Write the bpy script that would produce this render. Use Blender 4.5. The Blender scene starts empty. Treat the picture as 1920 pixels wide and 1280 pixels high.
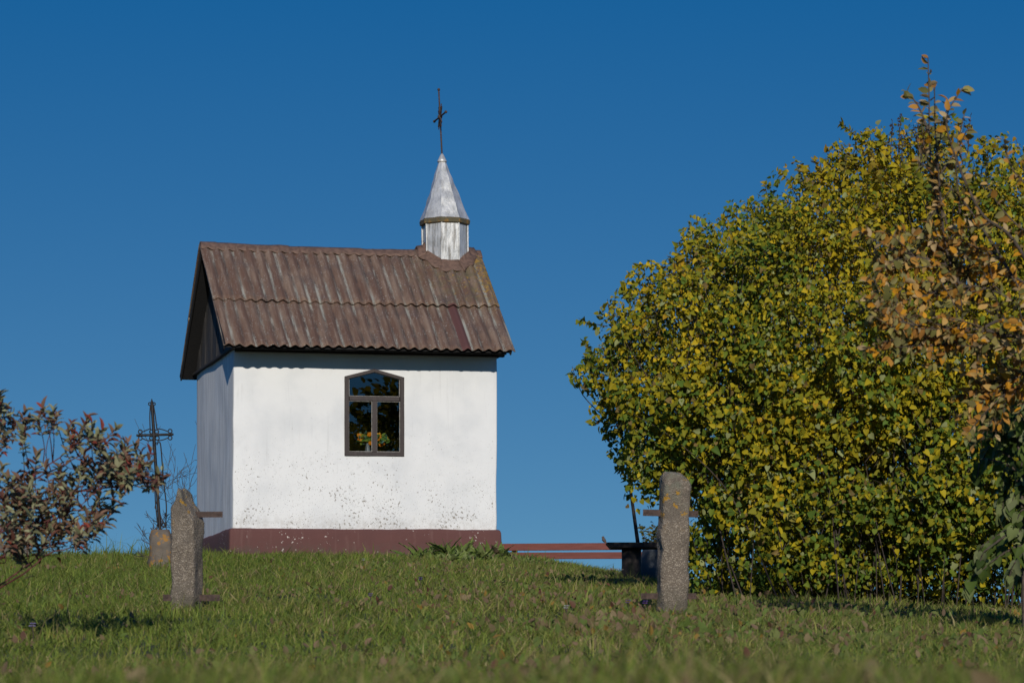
import bpy, bmesh, math, random
import numpy as np
from mathutils import Vector, Matrix

scene = bpy.context.scene
C = scene.collection
R = math.radians
# ------------------------------------------------------------------ camera, sky, sun, exposure
F = 5400.0          # focal length in photograph pixels
HOR = 1330.0        # eye level in photograph pixels
CZ = 0.69
cam_d = bpy.data.cameras.new('camera')
cam = bpy.data.objects.new('camera', cam_d); C.objects.link(cam)
cam.location = (0, 0, CZ); cam.rotation_euler = (R(90), 0, 0)
cam_d.sensor_width = 36; cam_d.lens = 36 * F / 1920
cam_d.shift_y = (HOR - 640) / 1920
cam_d.clip_start = 0.1; cam_d.clip_end = 8000
cam_d.dof.use_dof = True; cam_d.dof.focus_distance = 33; cam_d.dof.aperture_fstop = 7.0
scene.camera = cam

SUN_EL, SUN_AZ = R(19.5), R(177)
world = bpy.data.worlds.new('World'); scene.world = world; world.use_nodes = True
nt = world.node_tree; nt.nodes.clear()
wo = nt.nodes.new('ShaderNodeOutputWorld'); bg = nt.nodes.new('ShaderNodeBackground')
sky = nt.nodes.new('ShaderNodeTexSky'); sky.sky_type = 'NISHITA'; sky.sun_disc = False
sky.sun_elevation = SUN_EL; sky.sun_rotation = SUN_AZ
sky.altitude = 800; sky.air_density = 1.0; sky.dust_density = 0.0; sky.ozone_density = 3.0
tc = nt.nodes.new('ShaderNodeTexCoord')
mp = nt.nodes.new('ShaderNodeMapping'); mp.inputs['Location'].default_value = (0, 0, 0.10); mp.inputs['Scale'].default_value = (1, 1, 1.7)
nt.links.new(tc.outputs['Generated'], mp.inputs['Vector']); nt.links.new(mp.outputs['Vector'], sky.inputs['Vector'])
gr = nt.nodes.new('ShaderNodeVectorMath'); gr.operation = 'MULTIPLY_ADD'      # clear, dry autumn air: deeper blue than the stock sky
gr.inputs[1].default_value = (.585, .61, .41); gr.inputs[2].default_value = (-.435, .28, 2.36)
mx = nt.nodes.new('ShaderNodeVectorMath'); mx.operation = 'MAXIMUM'; mx.inputs[1].default_value = (.05, .05, .05)
nt.links.new(sky.outputs['Color'], gr.inputs[0]); nt.links.new(gr.outputs[0], mx.inputs[0]); nt.links.new(mx.outputs[0], bg.inputs['Color'])
bg.inputs['Strength'].default_value = 0.085
nt.links.new(bg.outputs['Background'], wo.inputs['Surface'])

sun_d = bpy.data.lights.new('sun', 'SUN'); sun_d.energy = 3.15; sun_d.angle = R(0.5); sun_d.color = (1.0, 0.955, 0.88)
sun = bpy.data.objects.new('sun', sun_d); C.objects.link(sun)
ldir = Vector((-math.sin(SUN_AZ) * math.cos(SUN_EL), -math.cos(SUN_AZ) * math.cos(SUN_EL), -math.sin(SUN_EL)))
sun.rotation_euler = ldir.to_track_quat('-Z', 'Y').to_euler(); sun.location = (0, -5, 20)
vs = scene.view_settings; vs.view_transform = 'Standard'; vs.look = 'None'; vs.gamma = 1.0; vs.use_curve_mapping = False
vs.exposure = 0.0
scene.cycles.max_bounces = 8; scene.cycles.transparent_max_bounces = 12

# ------------------------------------------------------------------ helpers
rng = np.random.default_rng(11)
random.seed(5)

def at(px, py, Y):
    return np.array([(px - 960) / F * Y, Y, CZ + (HOR - py) / F * Y])

def hash3(i, j, k):
    n = (i * 374761393 + j * 668265263 + k * 2147483647 + 1013904223) & 0xFFFFFFFF
    n = ((n ^ (n >> 13)) * 1274126177) & 0xFFFFFFFF
    return ((n ^ (n >> 16)) & 0xFFFF) / 65535.0

def vnoise(p, s=1.0):
    p = np.asarray(p, float) * s + 1000.0
    i = np.floor(p).astype(np.int64); f = p - i; f = f * f * (3 - 2 * f)
    out = 0
    for a in (0, 1):
        for b in (0, 1):
            for c in (0, 1):
                w = (f[..., 0] if a else 1 - f[..., 0]) * (f[..., 1] if b else 1 - f[..., 1]) * (f[..., 2] if c else 1 - f[..., 2])
                out = out + w * hash3(i[..., 0] + a, i[..., 1] + b, i[..., 2] + c)
    return out

def sstep(a, b, x):
    t = np.clip((x - a) / (b - a), 0, 1); return t * t * (3 - 2 * t)

def ground_z(X, Y):
    X = np.asarray(X, float); Y = np.asarray(Y, float)
    yc = 45.0 - 4.0 * sstep(-0.5, 2.5, X)
    Yk = np.minimum(np.maximum(Y, -4), yc)
    z = 0.07 * Yk
    over = np.maximum(Y - yc, 0)
    z = z - np.minimum(0.03 * over ** 2, 8.0)
    z = z - 0.055 * sstep(9, 14, Y)
    z = z + 0.35 * np.exp(-((Y - 4.6) / 2.4) ** 2)
    z = z - np.minimum(0.0115 * np.maximum(X - 1, 0) ** 2, 2.0)
    z = z - np.minimum(0.0035 * np.maximum(-X - 4.5, 0) ** 2, 1.5)
    z = z - 0.11 * sstep(23, 37, Y) * np.minimum(np.maximum(X + 0.25, 0), 3.0)
    z = z - 0.015 * sstep(33, 43, Y)
    near = np.exp(-((X / 25) ** 2))
    p = np.stack([X, Y, X * 0], -1)
    z = z + near * (0.07 * (vnoise(p, 0.55) - 0.5) + 0.03 * (vnoise(p, 1.9) - 0.5)) * sstep(5, 12, Y) * (1 - sstep(40, 43, Y) * 0.5)
    return z

def tag(o, label=None, cat=None, group=None, kind=None):
    if label: o['label'] = label
    if cat: o['category'] = cat
    if group: o['group'] = group
    if kind: o['kind'] = kind
    return o

def empty(name, loc=(0, 0, 0), rz=0, label=None, cat=None, group=None):
    o = bpy.data.objects.new(name, None); C.objects.link(o)
    o.empty_display_size = 0.1
    o.location = loc; o.rotation_euler = (0, 0, rz)
    return tag(o, label, cat, group)

def link(name, me, mat, parent=None, smooth=False):
    o = bpy.data.objects.new(name, me); C.objects.link(o)
    if mat: me.materials.append(mat)
    if parent: o.parent = parent
    if smooth: me.shade_smooth()
    return o

def np_mesh(name, V, Fc, col=None, uv=None):
    V = np.asarray(V, np.float32); Fc = np.asarray(Fc, np.int32)
    me = bpy.data.meshes.new(name)
    nf, k = Fc.shape
    me.vertices.add(len(V)); me.vertices.foreach_set('co', V.ravel())
    me.loops.add(nf * k); me.loops.foreach_set('vertex_index', Fc.ravel())
    me.polygons.add(nf); me.polygons.foreach_set('loop_start', np.arange(0, nf * k, k, dtype=np.int32))
    if col is not None:
        a = me.attributes.new('col', 'FLOAT_COLOR', 'POINT')
        c4 = np.ones((len(V), 4), np.float32); c4[:, :3] = col
        a.data.foreach_set('color', c4.ravel())
    if uv is not None:
        l = me.uv_layers.new(name='UVMap')
        l.data.foreach_set('uv', np.asarray(uv, np.float32)[Fc.ravel()].ravel())
    me.update(calc_edges=True); me.validate()
    return me

def unit(v):
    v = np.asarray(v, float); return v / np.maximum(np.linalg.norm(v, axis=-1, keepdims=True), 1e-9)

def leaf_mesh(name, P, T, N, S, col, tmpl):
    """P base, T tip direction, N face normal, S length; tmpl = (verts (x across, y along, z off), quads)"""
    tv, tf = tmpl; tv = np.asarray(tv, float); tf = np.asarray(tf, int)
    T = unit(T); N = unit(N - (N * T).sum(-1, keepdims=True) * T); B = np.cross(T, N)
    S = np.asarray(S)[:, None, None]
    W = S * rng.uniform(0.85, 1.15, (len(P), 1, 1))
    curl = rng.normal(0, 1, (len(P), 1, 1)) * 0.5 + 1
    V = P[:, None, :] + W * tv[None, :, 0:1] * B[:, None, :] + S * tv[None, :, 1:2] * T[:, None, :] + S * curl * tv[None, :, 2:3] * N[:, None, :]
    n = len(tv)
    Fc = (tf[None] + (np.arange(len(P)) * n)[:, None, None]).reshape(-1, tf.shape[1])
    return np_mesh(name, V.reshape(-1, 3), Fc, np.repeat(col, n, 0))

HEART = ([(0, 0, 0), (-.30, -.08, .10), (-.44, .22, .17), (-.29, .62, .06), (0, 1, -.20), (0, .42, 0), (.29, .62, .06), (.44, .22, .17), (.30, -.08, .10)],
         [(0, 1, 2, 5), (5, 2, 3, 4), (0, 5, 7, 8), (5, 4, 6, 7)])
OVATE = ([(0, 0, 0), (-.20, .14, .05), (-.29, .42, .07), (-.20, .74, .01), (0, 1, -.14), (0, .45, 0), (.20, .74, .01), (.29, .42, .07), (.20, .14, .05)],
         [(0, 1, 2, 5), (5, 2, 3, 4), (0, 5, 7, 8), (5, 4, 6, 7)])
ELLIP = ([(x * .66, y, z * 1.3) for x, y, z in OVATE[0]], OVATE[1])
LANCE = ([(0, 0, 0), (-.08, .2, .03), (-.12, .5, .05), (-.07, .8, .0), (0, 1, -.1), (0, .5, 0), (.07, .8, 0), (.12, .5, .05), (.08, .2, .03)],
         [(0, 1, 2, 5), (5, 2, 3, 4), (0, 5, 7, 8), (5, 4, 6, 7)])

def tube_arrays(lines, sides=5):
    """lines: list of (points (n,3), radii (n,))"""
    Vs, Fs, off = [], [], 0
    for pts, rad in lines:
        pts = np.asarray(pts, float); n = len(pts); rad = np.atleast_1d(np.asarray(rad, float)); rad = np.interp(np.linspace(0, 1, n), np.linspace(0, 1, len(rad)), rad) if len(rad) > 1 else np.full(n, rad[0])
        d = unit(np.gradient(pts, axis=0))
        ref = np.where(np.abs(d[:, 2:3]) > 0.9, np.array([[1., 0, 0]]), np.array([[0, 0, 1.]]))
        a = unit(np.cross(d, ref)); b = np.cross(d, a)
        ang = np.arange(sides) / sides * 2 * np.pi
        ring = pts[:, None] + rad[:, None, None] * (np.cos(ang)[None, :, None] * a[:, None] + np.sin(ang)[None, :, None] * b[:, None])
        Vs.append(ring.reshape(-1, 3))
        i = np.arange(n - 1)[:, None] * sides; j = np.arange(sides)[None]; j2 = (j + 1) % sides
        q = np.stack([i + j, i + j2, i + sides + j2, i + sides + j], -1).reshape(-1, 4) + off
        Fs.append(q); off += n * sides
    return np.concatenate(Vs), np.concatenate(Fs)

def tubes(name, lines, mat, parent=None, sides=5):
    V, Fc = tube_arrays(lines, sides)
    return link(name, np_mesh(name, V, Fc), mat, parent, True)

def curve(pts, n=10):
    """Catmull-Rom through points"""
    p = np.asarray(pts, float)
    if len(p) == 2: return p[0] + (p[1] - p[0]) * np.linspace(0, 1, n)[:, None]
    p = np.concatenate([[2 * p[0] - p[1]], p, [2 * p[-1] - p[-2]]])
    out = []
    for i in range(1, len(p) - 2):
        t = np.linspace(0, 1, n, endpoint=(i == len(p) - 3))[:, None]
        out.append(0.5 * ((2 * p[i]) + (-p[i - 1] + p[i + 1]) * t + (2 * p[i - 1] - 5 * p[i] + 4 * p[i + 1] - p[i + 2]) * t ** 2 + (-p[i - 1] + 3 * p[i] - 3 * p[i + 1] + p[i + 2]) * t ** 3))
    return np.concatenate(out)

def box_bm(bm, x0, x1, y0, y1, z0, z1):
    vs_ = [bm.verts.new(p) for p in ((x0, y0, z0), (x1, y0, z0), (x1, y1, z0), (x0, y1, z0), (x0, y0, z1), (x1, y0, z1), (x1, y1, z1), (x0, y1, z1))]
    for f in ((0, 3, 2, 1), (4, 5, 6, 7), (0, 1, 5, 4), (1, 2, 6, 5), (2, 3, 7, 6), (3, 0, 4, 7)):
        bm.faces.new([vs_[i] for i in f])
    return vs_

def beam_bm(bm, p0, p1, w, h, up=(0, 0, 1)):
    """rectangular bar from p0 to p1"""
    p0 = np.asarray(p0, float); p1 = np.asarray(p1, float); d = unit(p1 - p0)
    s = unit(np.cross(d, np.asarray(up, float))); u = np.cross(s, d)
    vs_ = []
    for p in (p0, p1):
        for a, b in ((-1, -1), (1, -1), (1, 1), (-1, 1)):
            vs_.append(bm.verts.new(p + s * a * w / 2 + u * b * h / 2))
    for f in ((3, 2, 1, 0), (4, 5, 6, 7), (0, 1, 5, 4), (1, 2, 6, 5), (2, 3, 7, 6), (3, 0, 4, 7)):
        bm.faces.new([vs_[i] for i in f])

def bm_link(name, bm, mat, parent=None, bevel=0, smooth=False, segs=2):
    bmesh.ops.recalc_face_normals(bm, faces=bm.faces)
    me = bpy.data.meshes.new(name); bm.to_mesh(me); bm.free()
    o = link(name, me, mat, parent, smooth)
    if bevel:
        m = o.modifiers.new('bevel', 'BEVEL'); m.width = bevel; m.segments = segs; m.limit_method = 'ANGLE'
    return o

# ------------------------------------------------------------------ materials
class NT:
    def __init__(s, name):
        s.m = bpy.data.materials.new(name); s.m.use_nodes = True; s.t = s.m.node_tree
        s.b = s.t.nodes['Principled BSDF']; s.b.inputs['Roughness'].default_value = 0.85
        s.out = s.t.nodes['Material Output']
    def n(s, typ, **kw):
        nd = s.t.nodes.new(typ)
        for k, v in kw.items(): setattr(nd, k, v)
        return nd
    def l(s, a, b): s.t.links.new(a, b)
    def coord(s, kind='Object', scale=(1, 1, 1)):
        tc = s.n('ShaderNodeTexCoord'); mp = s.n('ShaderNodeMapping'); mp.inputs['Scale'].default_value = scale
        s.l(tc.outputs[kind], mp.inputs['Vector']); return mp.outputs['Vector']
    def noise(s, vec, scale, detail=4, rough=0.55):
        nd = s.n('ShaderNodeTexNoise'); nd.inputs['Scale'].default_value = scale; nd.inputs['Detail'].default_value = detail; nd.inputs['Roughness'].default_value = rough
        s.l(vec, nd.inputs['Vector']); return nd.outputs['Fac']
    def vor(s, vec, scale, out='Distance', feature='F1'):
        nd = s.n('ShaderNodeTexVoronoi'); nd.feature = feature; nd.inputs['Scale'].default_value = scale
        s.l(vec, nd.inputs['Vector']); return nd.outputs[out]
    def ramp(s, fac, a, b, lo=0.0, hi=1.0):
        nd = s.n('ShaderNodeMapRange'); nd.clamp = True; nd.interpolation_type = 'SMOOTHSTEP'
        nd.inputs['From Min'].default_value = a; nd.inputs['From Max'].default_value = b
        nd.inputs['To Min'].default_value = lo; nd.inputs['To Max'].default_value = hi
        s.l(fac, nd.inputs['Value']); return nd.outputs['Result']
    def math(s, op, a, b=None):
        nd = s.n('ShaderNodeMath', operation=op)
        for i, v in enumerate((a, b)):
            if v is None: continue
            if isinstance(v, (int, float)): nd.inputs[i].default_value = v
            else: s.l(v, nd.inputs[i])
        return nd.outputs[0]
    def mix(s, fac, a, b):
        nd = s.n('ShaderNodeMix', data_type='RGBA')
        for i, v in ((0, fac), (6, a), (7, b)):
            if isinstance(v, (int, float)): nd.inputs[i].default_value = v
            elif isinstance(v, tuple): nd.inputs[i].default_value = (*v, 1)
            else: s.l(v, nd.inputs[i])
        return nd.outputs[2]
    def sep(s, vec):
        nd = s.n('ShaderNodeSeparateXYZ'); s.l(vec, nd.inputs[0]); return nd.outputs
    def base(s, c):
        if isinstance(c, tuple): s.b.inputs['Base Color'].default_value = (*c, 1)
        else: s.l(c, s.b.inputs['Base Color'])
    def bump(s, h, strength=0.4, dist=0.01):
        nd = s.n('ShaderNodeBump'); nd.inputs['Strength'].default_value = strength; nd.inputs['Distance'].default_value = dist
        s.l(h, nd.inputs['Height']); s.l(nd.outputs['Normal'], s.b.inputs['Normal'])

def mat_plaster():
    m = NT('white_plaster'); v = m.coord()
    big = m.noise(v, 1.3, 5); fine = m.noise(v, 60, 4)
    col = m.mix(m.ramp(big, .42, .72), (.80, .79, .765), (.70, .70, .69))
    z = m.sep(v)[2]
    low = m.ramp(z, 2.75, .45)
    patch = m.noise(v, 1.9, 5, .6)
    dirt = m.math('MULTIPLY', m.ramp(m.noise(v, 9, 6, .7), .5, .75), m.math('MULTIPLY', low, m.ramp(patch, .42, .62)))
    col = m.mix(m.math('MULTIPLY', dirt, .6), col, (.42, .42, .41))
    dv = m.coord('Object', (16, 16, 1.1)); drip = m.math('MULTIPLY', m.ramp(m.noise(dv, 1.0, 5, .65), .54, .74), m.ramp(m.noise(v, 1.4, 3), .42, .62))
    col = m.mix(m.math('MULTIPLY', drip, .28), col, (.46, .45, .43))
    foot = m.math('MULTIPLY', m.ramp(z, .70, .40), m.ramp(m.noise(v, 11, 5, .7), .38, .66))
    col = m.mix(m.math('MULTIPLY', foot, .5), col, (.45, .41, .36))
    # chipped flakes: small islands, crowded low on the wall
    ch = m.noise(v, 27, 2, .5)
    thr = m.math('SUBTRACT', .80, m.math('MULTIPLY', m.math('MULTIPLY', low, m.ramp(patch, .36, .58)), .218))
    chips = m.ramp(m.math('SUBTRACT', ch, thr), 0, .025)
    col = m.mix(chips, col, (.36, .33, .29))
    ch2 = m.ramp(m.math('SUBTRACT', m.noise(v, 62, 2, .5), m.math('SUBTRACT', .77, m.math('MULTIPLY', low, .125))), 0, .02)
    col = m.mix(m.math('MULTIPLY', ch2, .8), col, (.33, .31, .28))
    m.base(col); m.b.inputs['Roughness'].default_value = .95
    h = m.math('ADD', m.math('MULTIPLY', fine, .35), m.math('SUBTRACT', m.math('MULTIPLY', m.noise(v, 6, 3), .8), m.math('MULTIPLY', chips, .7)))
    m.bump(h, .45, .012); return m.m

def mat_side_plaster():  # streaky pale tone of its own for the left-facing wall
    m = NT('streaked_plaster'); v = m.coord(); st = m.coord('Object', (7, 7, .7)); n = m.noise(st, 1.2, 6, .65); b = m.noise(v, 1.6, 4)
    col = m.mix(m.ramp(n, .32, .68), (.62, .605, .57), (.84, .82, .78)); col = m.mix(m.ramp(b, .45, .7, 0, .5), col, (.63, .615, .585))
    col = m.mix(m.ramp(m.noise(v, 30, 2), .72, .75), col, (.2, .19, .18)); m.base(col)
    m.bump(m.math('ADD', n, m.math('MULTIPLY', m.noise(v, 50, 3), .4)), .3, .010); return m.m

def mat_plinth():
    m = NT('plinth_paint'); v = m.coord()
    col = m.mix(m.noise(v, 4, 5), (.135, .052, .043), (.10, .040, .035))
    patch = m.noise(v, 2.2, 2)
    thr = m.math('SUBTRACT', .80, m.math('MULTIPLY', m.ramp(patch, .4, .62), .145))
    chips = m.ramp(m.math('SUBTRACT', m.noise(v, 26, 2), thr), 0, .02)
    z = m.sep(v)[2]; mud = m.math('MULTIPLY', m.ramp(z, .26, .02), m.ramp(m.noise(v, 9, 5, .7), .38, .62))
    col = m.mix(m.math('MULTIPLY', mud, .55), col, (.085, .068, .05))
    sv = m.coord('Object', (9, 9, 1)); col = m.mix(m.ramp(m.noise(sv, 1.3, 4), .55, .75, 0, .4), col, (.19, .10, .085))
    col = m.mix(chips, col, (.55, .48, .42)); m.base(col)
    m.bump(m.math('SUBTRACT', m.math('ADD', m.noise(v, 40, 3), m.noise(v, 7, 3)), chips), .35, .01); return m.m

def mat_roof():
    m = NT('weathered_roof_sheet'); v = m.coord('UV'); u, s, _ = m.sep(v)
    st = m.n('ShaderNodeMapping'); st.inputs['Scale'].default_value = (9, .9, 1); m.l(v, st.inputs['Vector'])
    n1 = m.noise(st.outputs[0], 1.0, 5, .6); n2 = m.noise(v, 2.5, 4); fine = m.noise(v, 70, 3)
    col = m.mix(m.ramp(n1, .40, .68), (.122, .062, .038), (.225, .150, .102))
    col = m.mix(m.ramp(m.noise(v, 16, 5, .75), .52, .70, 0, .45), col, (.085, .050, .034))
    col = m.mix(m.ramp(n2, .5, .75), col, (.105, .068, .055))
    col = m.mix(m.ramp(fine, .45, .8, 0, .45), col, (.23, .18, .15))
    ph = m.math('FRACT', m.math('ADD', m.math('DIVIDE', u, 1 / 6.0), .08))
    valley = m.math('MULTIPLY', m.ramp(ph, .34, .46), m.ramp(ph, .74, .58))
    trough_dark = m.math('MULTIPLY', m.math('MULTIPLY', m.ramp(ph, .30, .5), m.ramp(ph, .72, .52)), m.ramp(m.noise(v, 3.3, 3), .3, .6))  # darker along the corrugation troughs, broken up by noise
    col = m.mix(m.math('MULTIPLY', trough_dark, .8), col, (.050, .036, .030))
    st2 = m.n('ShaderNodeMapping'); st2.inputs['Scale'].default_value = (7.5, 1.1, 1); m.l(v, st2.inputs['Vector'])
    lf = m.math('ADD', m.math('MULTIPLY', m.noise(st2.outputs[0], 1.0, 3), .75), m.math('MULTIPLY', m.noise(v, 75, 3, .7), .70))
    lic = m.math('MULTIPLY', valley, m.ramp(lf, .765, .80))
    col = m.mix(m.math('MULTIPLY', lic, .8), col, (.36, .36, .30))
    spots = m.math('MULTIPLY', m.ramp(m.noise(v, 45, 2), .63, .67), m.ramp(m.noise(v, 4, 2), .38, .55))
    col = m.mix(spots, col, (.42, .40, .35))
    # orange and olive lichen near the turret end, high on the slope
    reg = m.math('MULTIPLY', m.ramp(u, 2.5, 4.1), m.ramp(s, .75, 1.9))
    olive = m.math('MULTIPLY', reg, m.ramp(m.noise(v, 6, 5, .7), .40, .62))
    col = m.mix(m.math('MULTIPLY', olive, .55), col, (.135, .115, .045))
    org = m.math('MULTIPLY', reg, m.ramp(m.math('ADD', m.noise(v, 13, 4, .7), m.math('MULTIPLY', m.ramp(u, 3.9, 4.25), .12)), .58, .66))
    col = m.mix(m.math('MULTIPLY', org, .8), col, (.33, .19, .03))
    # newer red-brown repair strip in the lower course
    rep = m.math('MULTIPLY', m.math('MULTIPLY', m.ramp(u, 3.405, 3.415), m.ramp(u, 3.555, 3.545)), m.ramp(s, 1.24, 1.22))
    col = m.mix(rep, col, (.105, .042, .036))
    m.base(col); m.b.inputs['Roughness'].default_value = .9
    m.bump(m.math('ADD', fine, m.math('MULTIPLY', n1, .6)), .4, .006); return m.m

def mat_wood(name, c1, c2, rough=.85, axis=(14, 14, 1.2)):
    m = NT(name); v = m.coord('Object', axis)
    n = m.noise(v, 2.5, 6, .65); m.base(m.mix(m.ramp(n, .3, .7), c1, c2)); m.b.inputs['Roughness'].default_value = rough
    m.bump(n, .5, .006); return m.m

def mat_metal_sheet(name, stain=.6):
    m = NT(name); v = m.coord('Object')
    sv = m.n('ShaderNodeMapping'); sv.inputs['Scale'].default_value = (22, 22, 1.3); m.l(v, sv.inputs['Vector'])
    n = m.noise(sv.outputs[0], 1.0, 5, .7); b = m.noise(v, 5, 4); f = m.noise(v, 30, 4, .7)
    col = m.mix(m.ramp(b, .35, .7), (.70, .69, .66), (.50, .50, .48))
    col = m.mix(m.math('MULTIPLY', m.ramp(n, .47, .62), stain), col, (.16, .14, .11))
    col = m.mix(m.math('MULTIPLY', m.ramp(f, .62, .75), stain * .6), col, (.22, .2, .17))
    m.base(col); m.b.inputs['Metallic'].default_value = .38; m.l(m.ramp(f, .3, .7, .38, .6), m.b.inputs['Roughness'])
    m.bump(m.math('ADD', m.noise(v, 7, 3), m.math('MULTIPLY', f, .15)), .55, .02); return m.m

def mat_concrete():
    m = NT('pebbly_concrete'); v = m.coord('Object')
    cell = m.vor(v, 105, 'Color'); dist = m.vor(v, 105, 'Distance'); b = m.noise(v, 7, 4); f = m.noise(v, 140, 3)
    g = m.sep(cell)[0]
    col = m.mix(m.ramp(g, .1, .98), (.185, .148, .108), (.46, .385, .295))
    col = m.mix(m.ramp(dist, .30, .55), col, (.17, .135, .10))
    col = m.mix(m.ramp(b, .48, .66, 0, .75), col, (.13, .105, .08))
    z0 = m.sep(v)[2]; col = m.mix(m.math('MULTIPLY', m.ramp(z0, .30, .02), m.ramp(m.noise(v, 12, 4), .35, .6, 0, .7)), col, (.10, .088, .06))
    col = m.mix(m.ramp(f, .55, .8, 0, .5), col, (.30, .27, .24))
    z = m.sep(v)[2]
    top = m.ramp(z, .66, .92)
    col = m.mix(m.math('MULTIPLY', top, m.ramp(m.noise(v, 16, 5, .7), .42, .58, 0, .75)), col, (.175, .172, .125))
    org = m.math('MULTIPLY', m.ramp(z, .55, .75), m.ramp(m.noise(v, 17, 3, .6), .605, .64))
    col = m.mix(org, col, (.40, .22, .03))
    m.base(col); m.b.inputs['Roughness'].default_value = .95
    m.bump(m.math('SUBTRACT', m.math('MULTIPLY', f, .4), dist), .8, .012); return m.m

def mat_stone(name, lichen=1.0, c1=(.20, .17, .14), c2=(.10, .085, .07)):
    m = NT(name); v = m.coord('Object')
    col = m.mix(m.noise(v, 9, 5, .65), c2, c1)
    org = m.ramp(m.noise(v, 13, 4, .7), .52, .60, 0, lichen)
    col = m.mix(org, col, (.34, .16, .02)); m.base(col)
    m.bump(m.noise(v, 40, 4), .6, .012); return m.m

def mat_plain(name, c, rough=.8, metallic=0, var=.35, scale=30):
    m = NT(name); v = m.coord('Object'); n = m.noise(v, scale, 4)
    m.base(m.mix(m.ramp(n, .3, .7), tuple(x * (1 - var) for x in c), tuple(x * (1 + var) for x in c)))
    m.b.inputs['Roughness'].default_value = rough; m.b.inputs['Metallic'].default_value = metallic
    m.bump(n, .3, .004); return m.m

def mat_leaf(name, transl=.3, rough=.55, spec=.35):
    m = NT(name); a = m.n('ShaderNodeAttribute'); a.attribute_name = 'col'
    m.l(a.outputs['Color'], m.b.inputs['Base Color']); m.b.inputs['Roughness'].default_value = rough
    m.b.inputs['Specular IOR Level'].default_value = spec
    tr = m.n('ShaderNodeBsdfTranslucent'); m.l(a.outputs['Color'], tr.inputs['Color'])
    mx = m.n('ShaderNodeMixShader'); mx.inputs[0].default_value = transl
    m.l(m.b.outputs[0], mx.inputs[1]); m.l(tr.outputs[0], mx.inputs[2]); m.l(mx.outputs[0], m.out.inputs['Surface']); return m.m

def mat_glass():
    m = NT('window_glass'); m.t.nodes.remove(m.b)
    fr = m.n('ShaderNodeFresnel'); fr.inputs['IOR'].default_value = 2.25
    tr = m.n('ShaderNodeBsdfTransparent'); tr.inputs['Color'].default_value = (.8, .84, .84, 1)
    gl = m.n('ShaderNodeBsdfGlossy'); gl.inputs['Roughness'].default_value = .0
    mx = m.n('ShaderNodeMixShader'); m.l(fr.outputs[0], mx.inputs[0]); m.l(tr.outputs[0], mx.inputs[1]); m.l(gl.outputs[0], mx.inputs[2])
    m.l(mx.outputs[0], m.out.inputs['Surface']); return m.m

def mat_ground():
    m = NT('lawn_soil'); v = m.coord('Object')
    n = m.noise(v, .8, 5); f = m.noise(v, 25, 4)
    col = m.mix(n, (.045, .055, .016), (.07, .062, .025)); col = m.mix(m.ramp(f, .4, .7), col, (.03, .04, .012))
    m.base(col); m.b.inputs['Roughness'].default_value = 1; m.bump(f, .6, .03); return m.m

M = dict(
    plaster=mat_plaster(), side_plaster=mat_side_plaster(), plinth=mat_plinth(), roof=mat_roof(), concrete=mat_concrete(),
    black_wood=mat_wood('near_black_board', (.004, .0035, .0035), (.011, .009, .008)),  # near-black tone shared by roof underside, soffit, fascia and barge boards
    gable_wood=mat_wood('weathered_grey_board', (.008, .0075, .0075), (.060, .05, .042)),
    frame=mat_wood('brown_window_paint', (.028, .018, .015), (.045, .030, .026), .6),
    bead=mat_plain('old_putty', (.30, .28, .25)),
    drum=mat_metal_sheet('stained_zinc_sheet', .75), spire=mat_metal_sheet('crumpled_zinc_sheet', .3),
    ledge=mat_stone('mossy_ledge', .55, (.14, .12, .06), (.07, .055, .035)),
    cap=mat_plain('red_brown_flashing', (.145, .085, .058), .75, 0, .3, 14),
    rust=mat_plain('rusty_iron', (.085, .055, .042), .8, .3), iron=mat_plain('black_iron', (.022, .019, .018), .6, .4),
    strap=mat_plain('rusty_strap', (.075, .048, .038), .85, .2),
    stone=mat_stone('lichened_stone', .85, (.20, .165, .125), (.065, .05, .04)), grey_stone=mat_stone('grey_stone', .0, (.085, .095, .10), (.05, .055, .06)),
    red_wood=mat_wood('red_brown_paint', (.125, .028, .018), (.175, .045, .03), .75, (1.5, 14, 14)),
    dark_wood=mat_wood('dark_old_wood', (.018, .013, .011), (.036, .027, .022)),
    old_wood=mat_wood('grey_old_wood', (.075, .065, .055), (.15, .13, .11)),
    glass=mat_glass(), inner=mat_plain('darkened_interior', (.022, .026, .028)),  # inner: the room's darkness is put into a near-black colour
    dark_bark=mat_plain('dark_stem_bark', (.045, .032, .024), .9, 0, .5, 40), bark=mat_plain('brown_bark', (.075, .055, .04), .9, 0, .4, 40), red_bark=mat_plain('red_twig_bark', (.10, .025, .02), .65, 0, .4, 25),
    grey_bark=mat_plain('grey_twig_bark', (.07, .055, .048), .9),
    leaf=mat_leaf('leaf_blade', .3, .6, .14), grass=mat_leaf('grass_blade', .3, .6, .2), petal=mat_leaf('petal', .3, .7, .1),
    ground=mat_ground(), bird=mat_plain('brown_feathers', (.10, .07, .055)), vase=mat_plain('pale_vase', (.16, .18, .20), .4),
)

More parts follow.
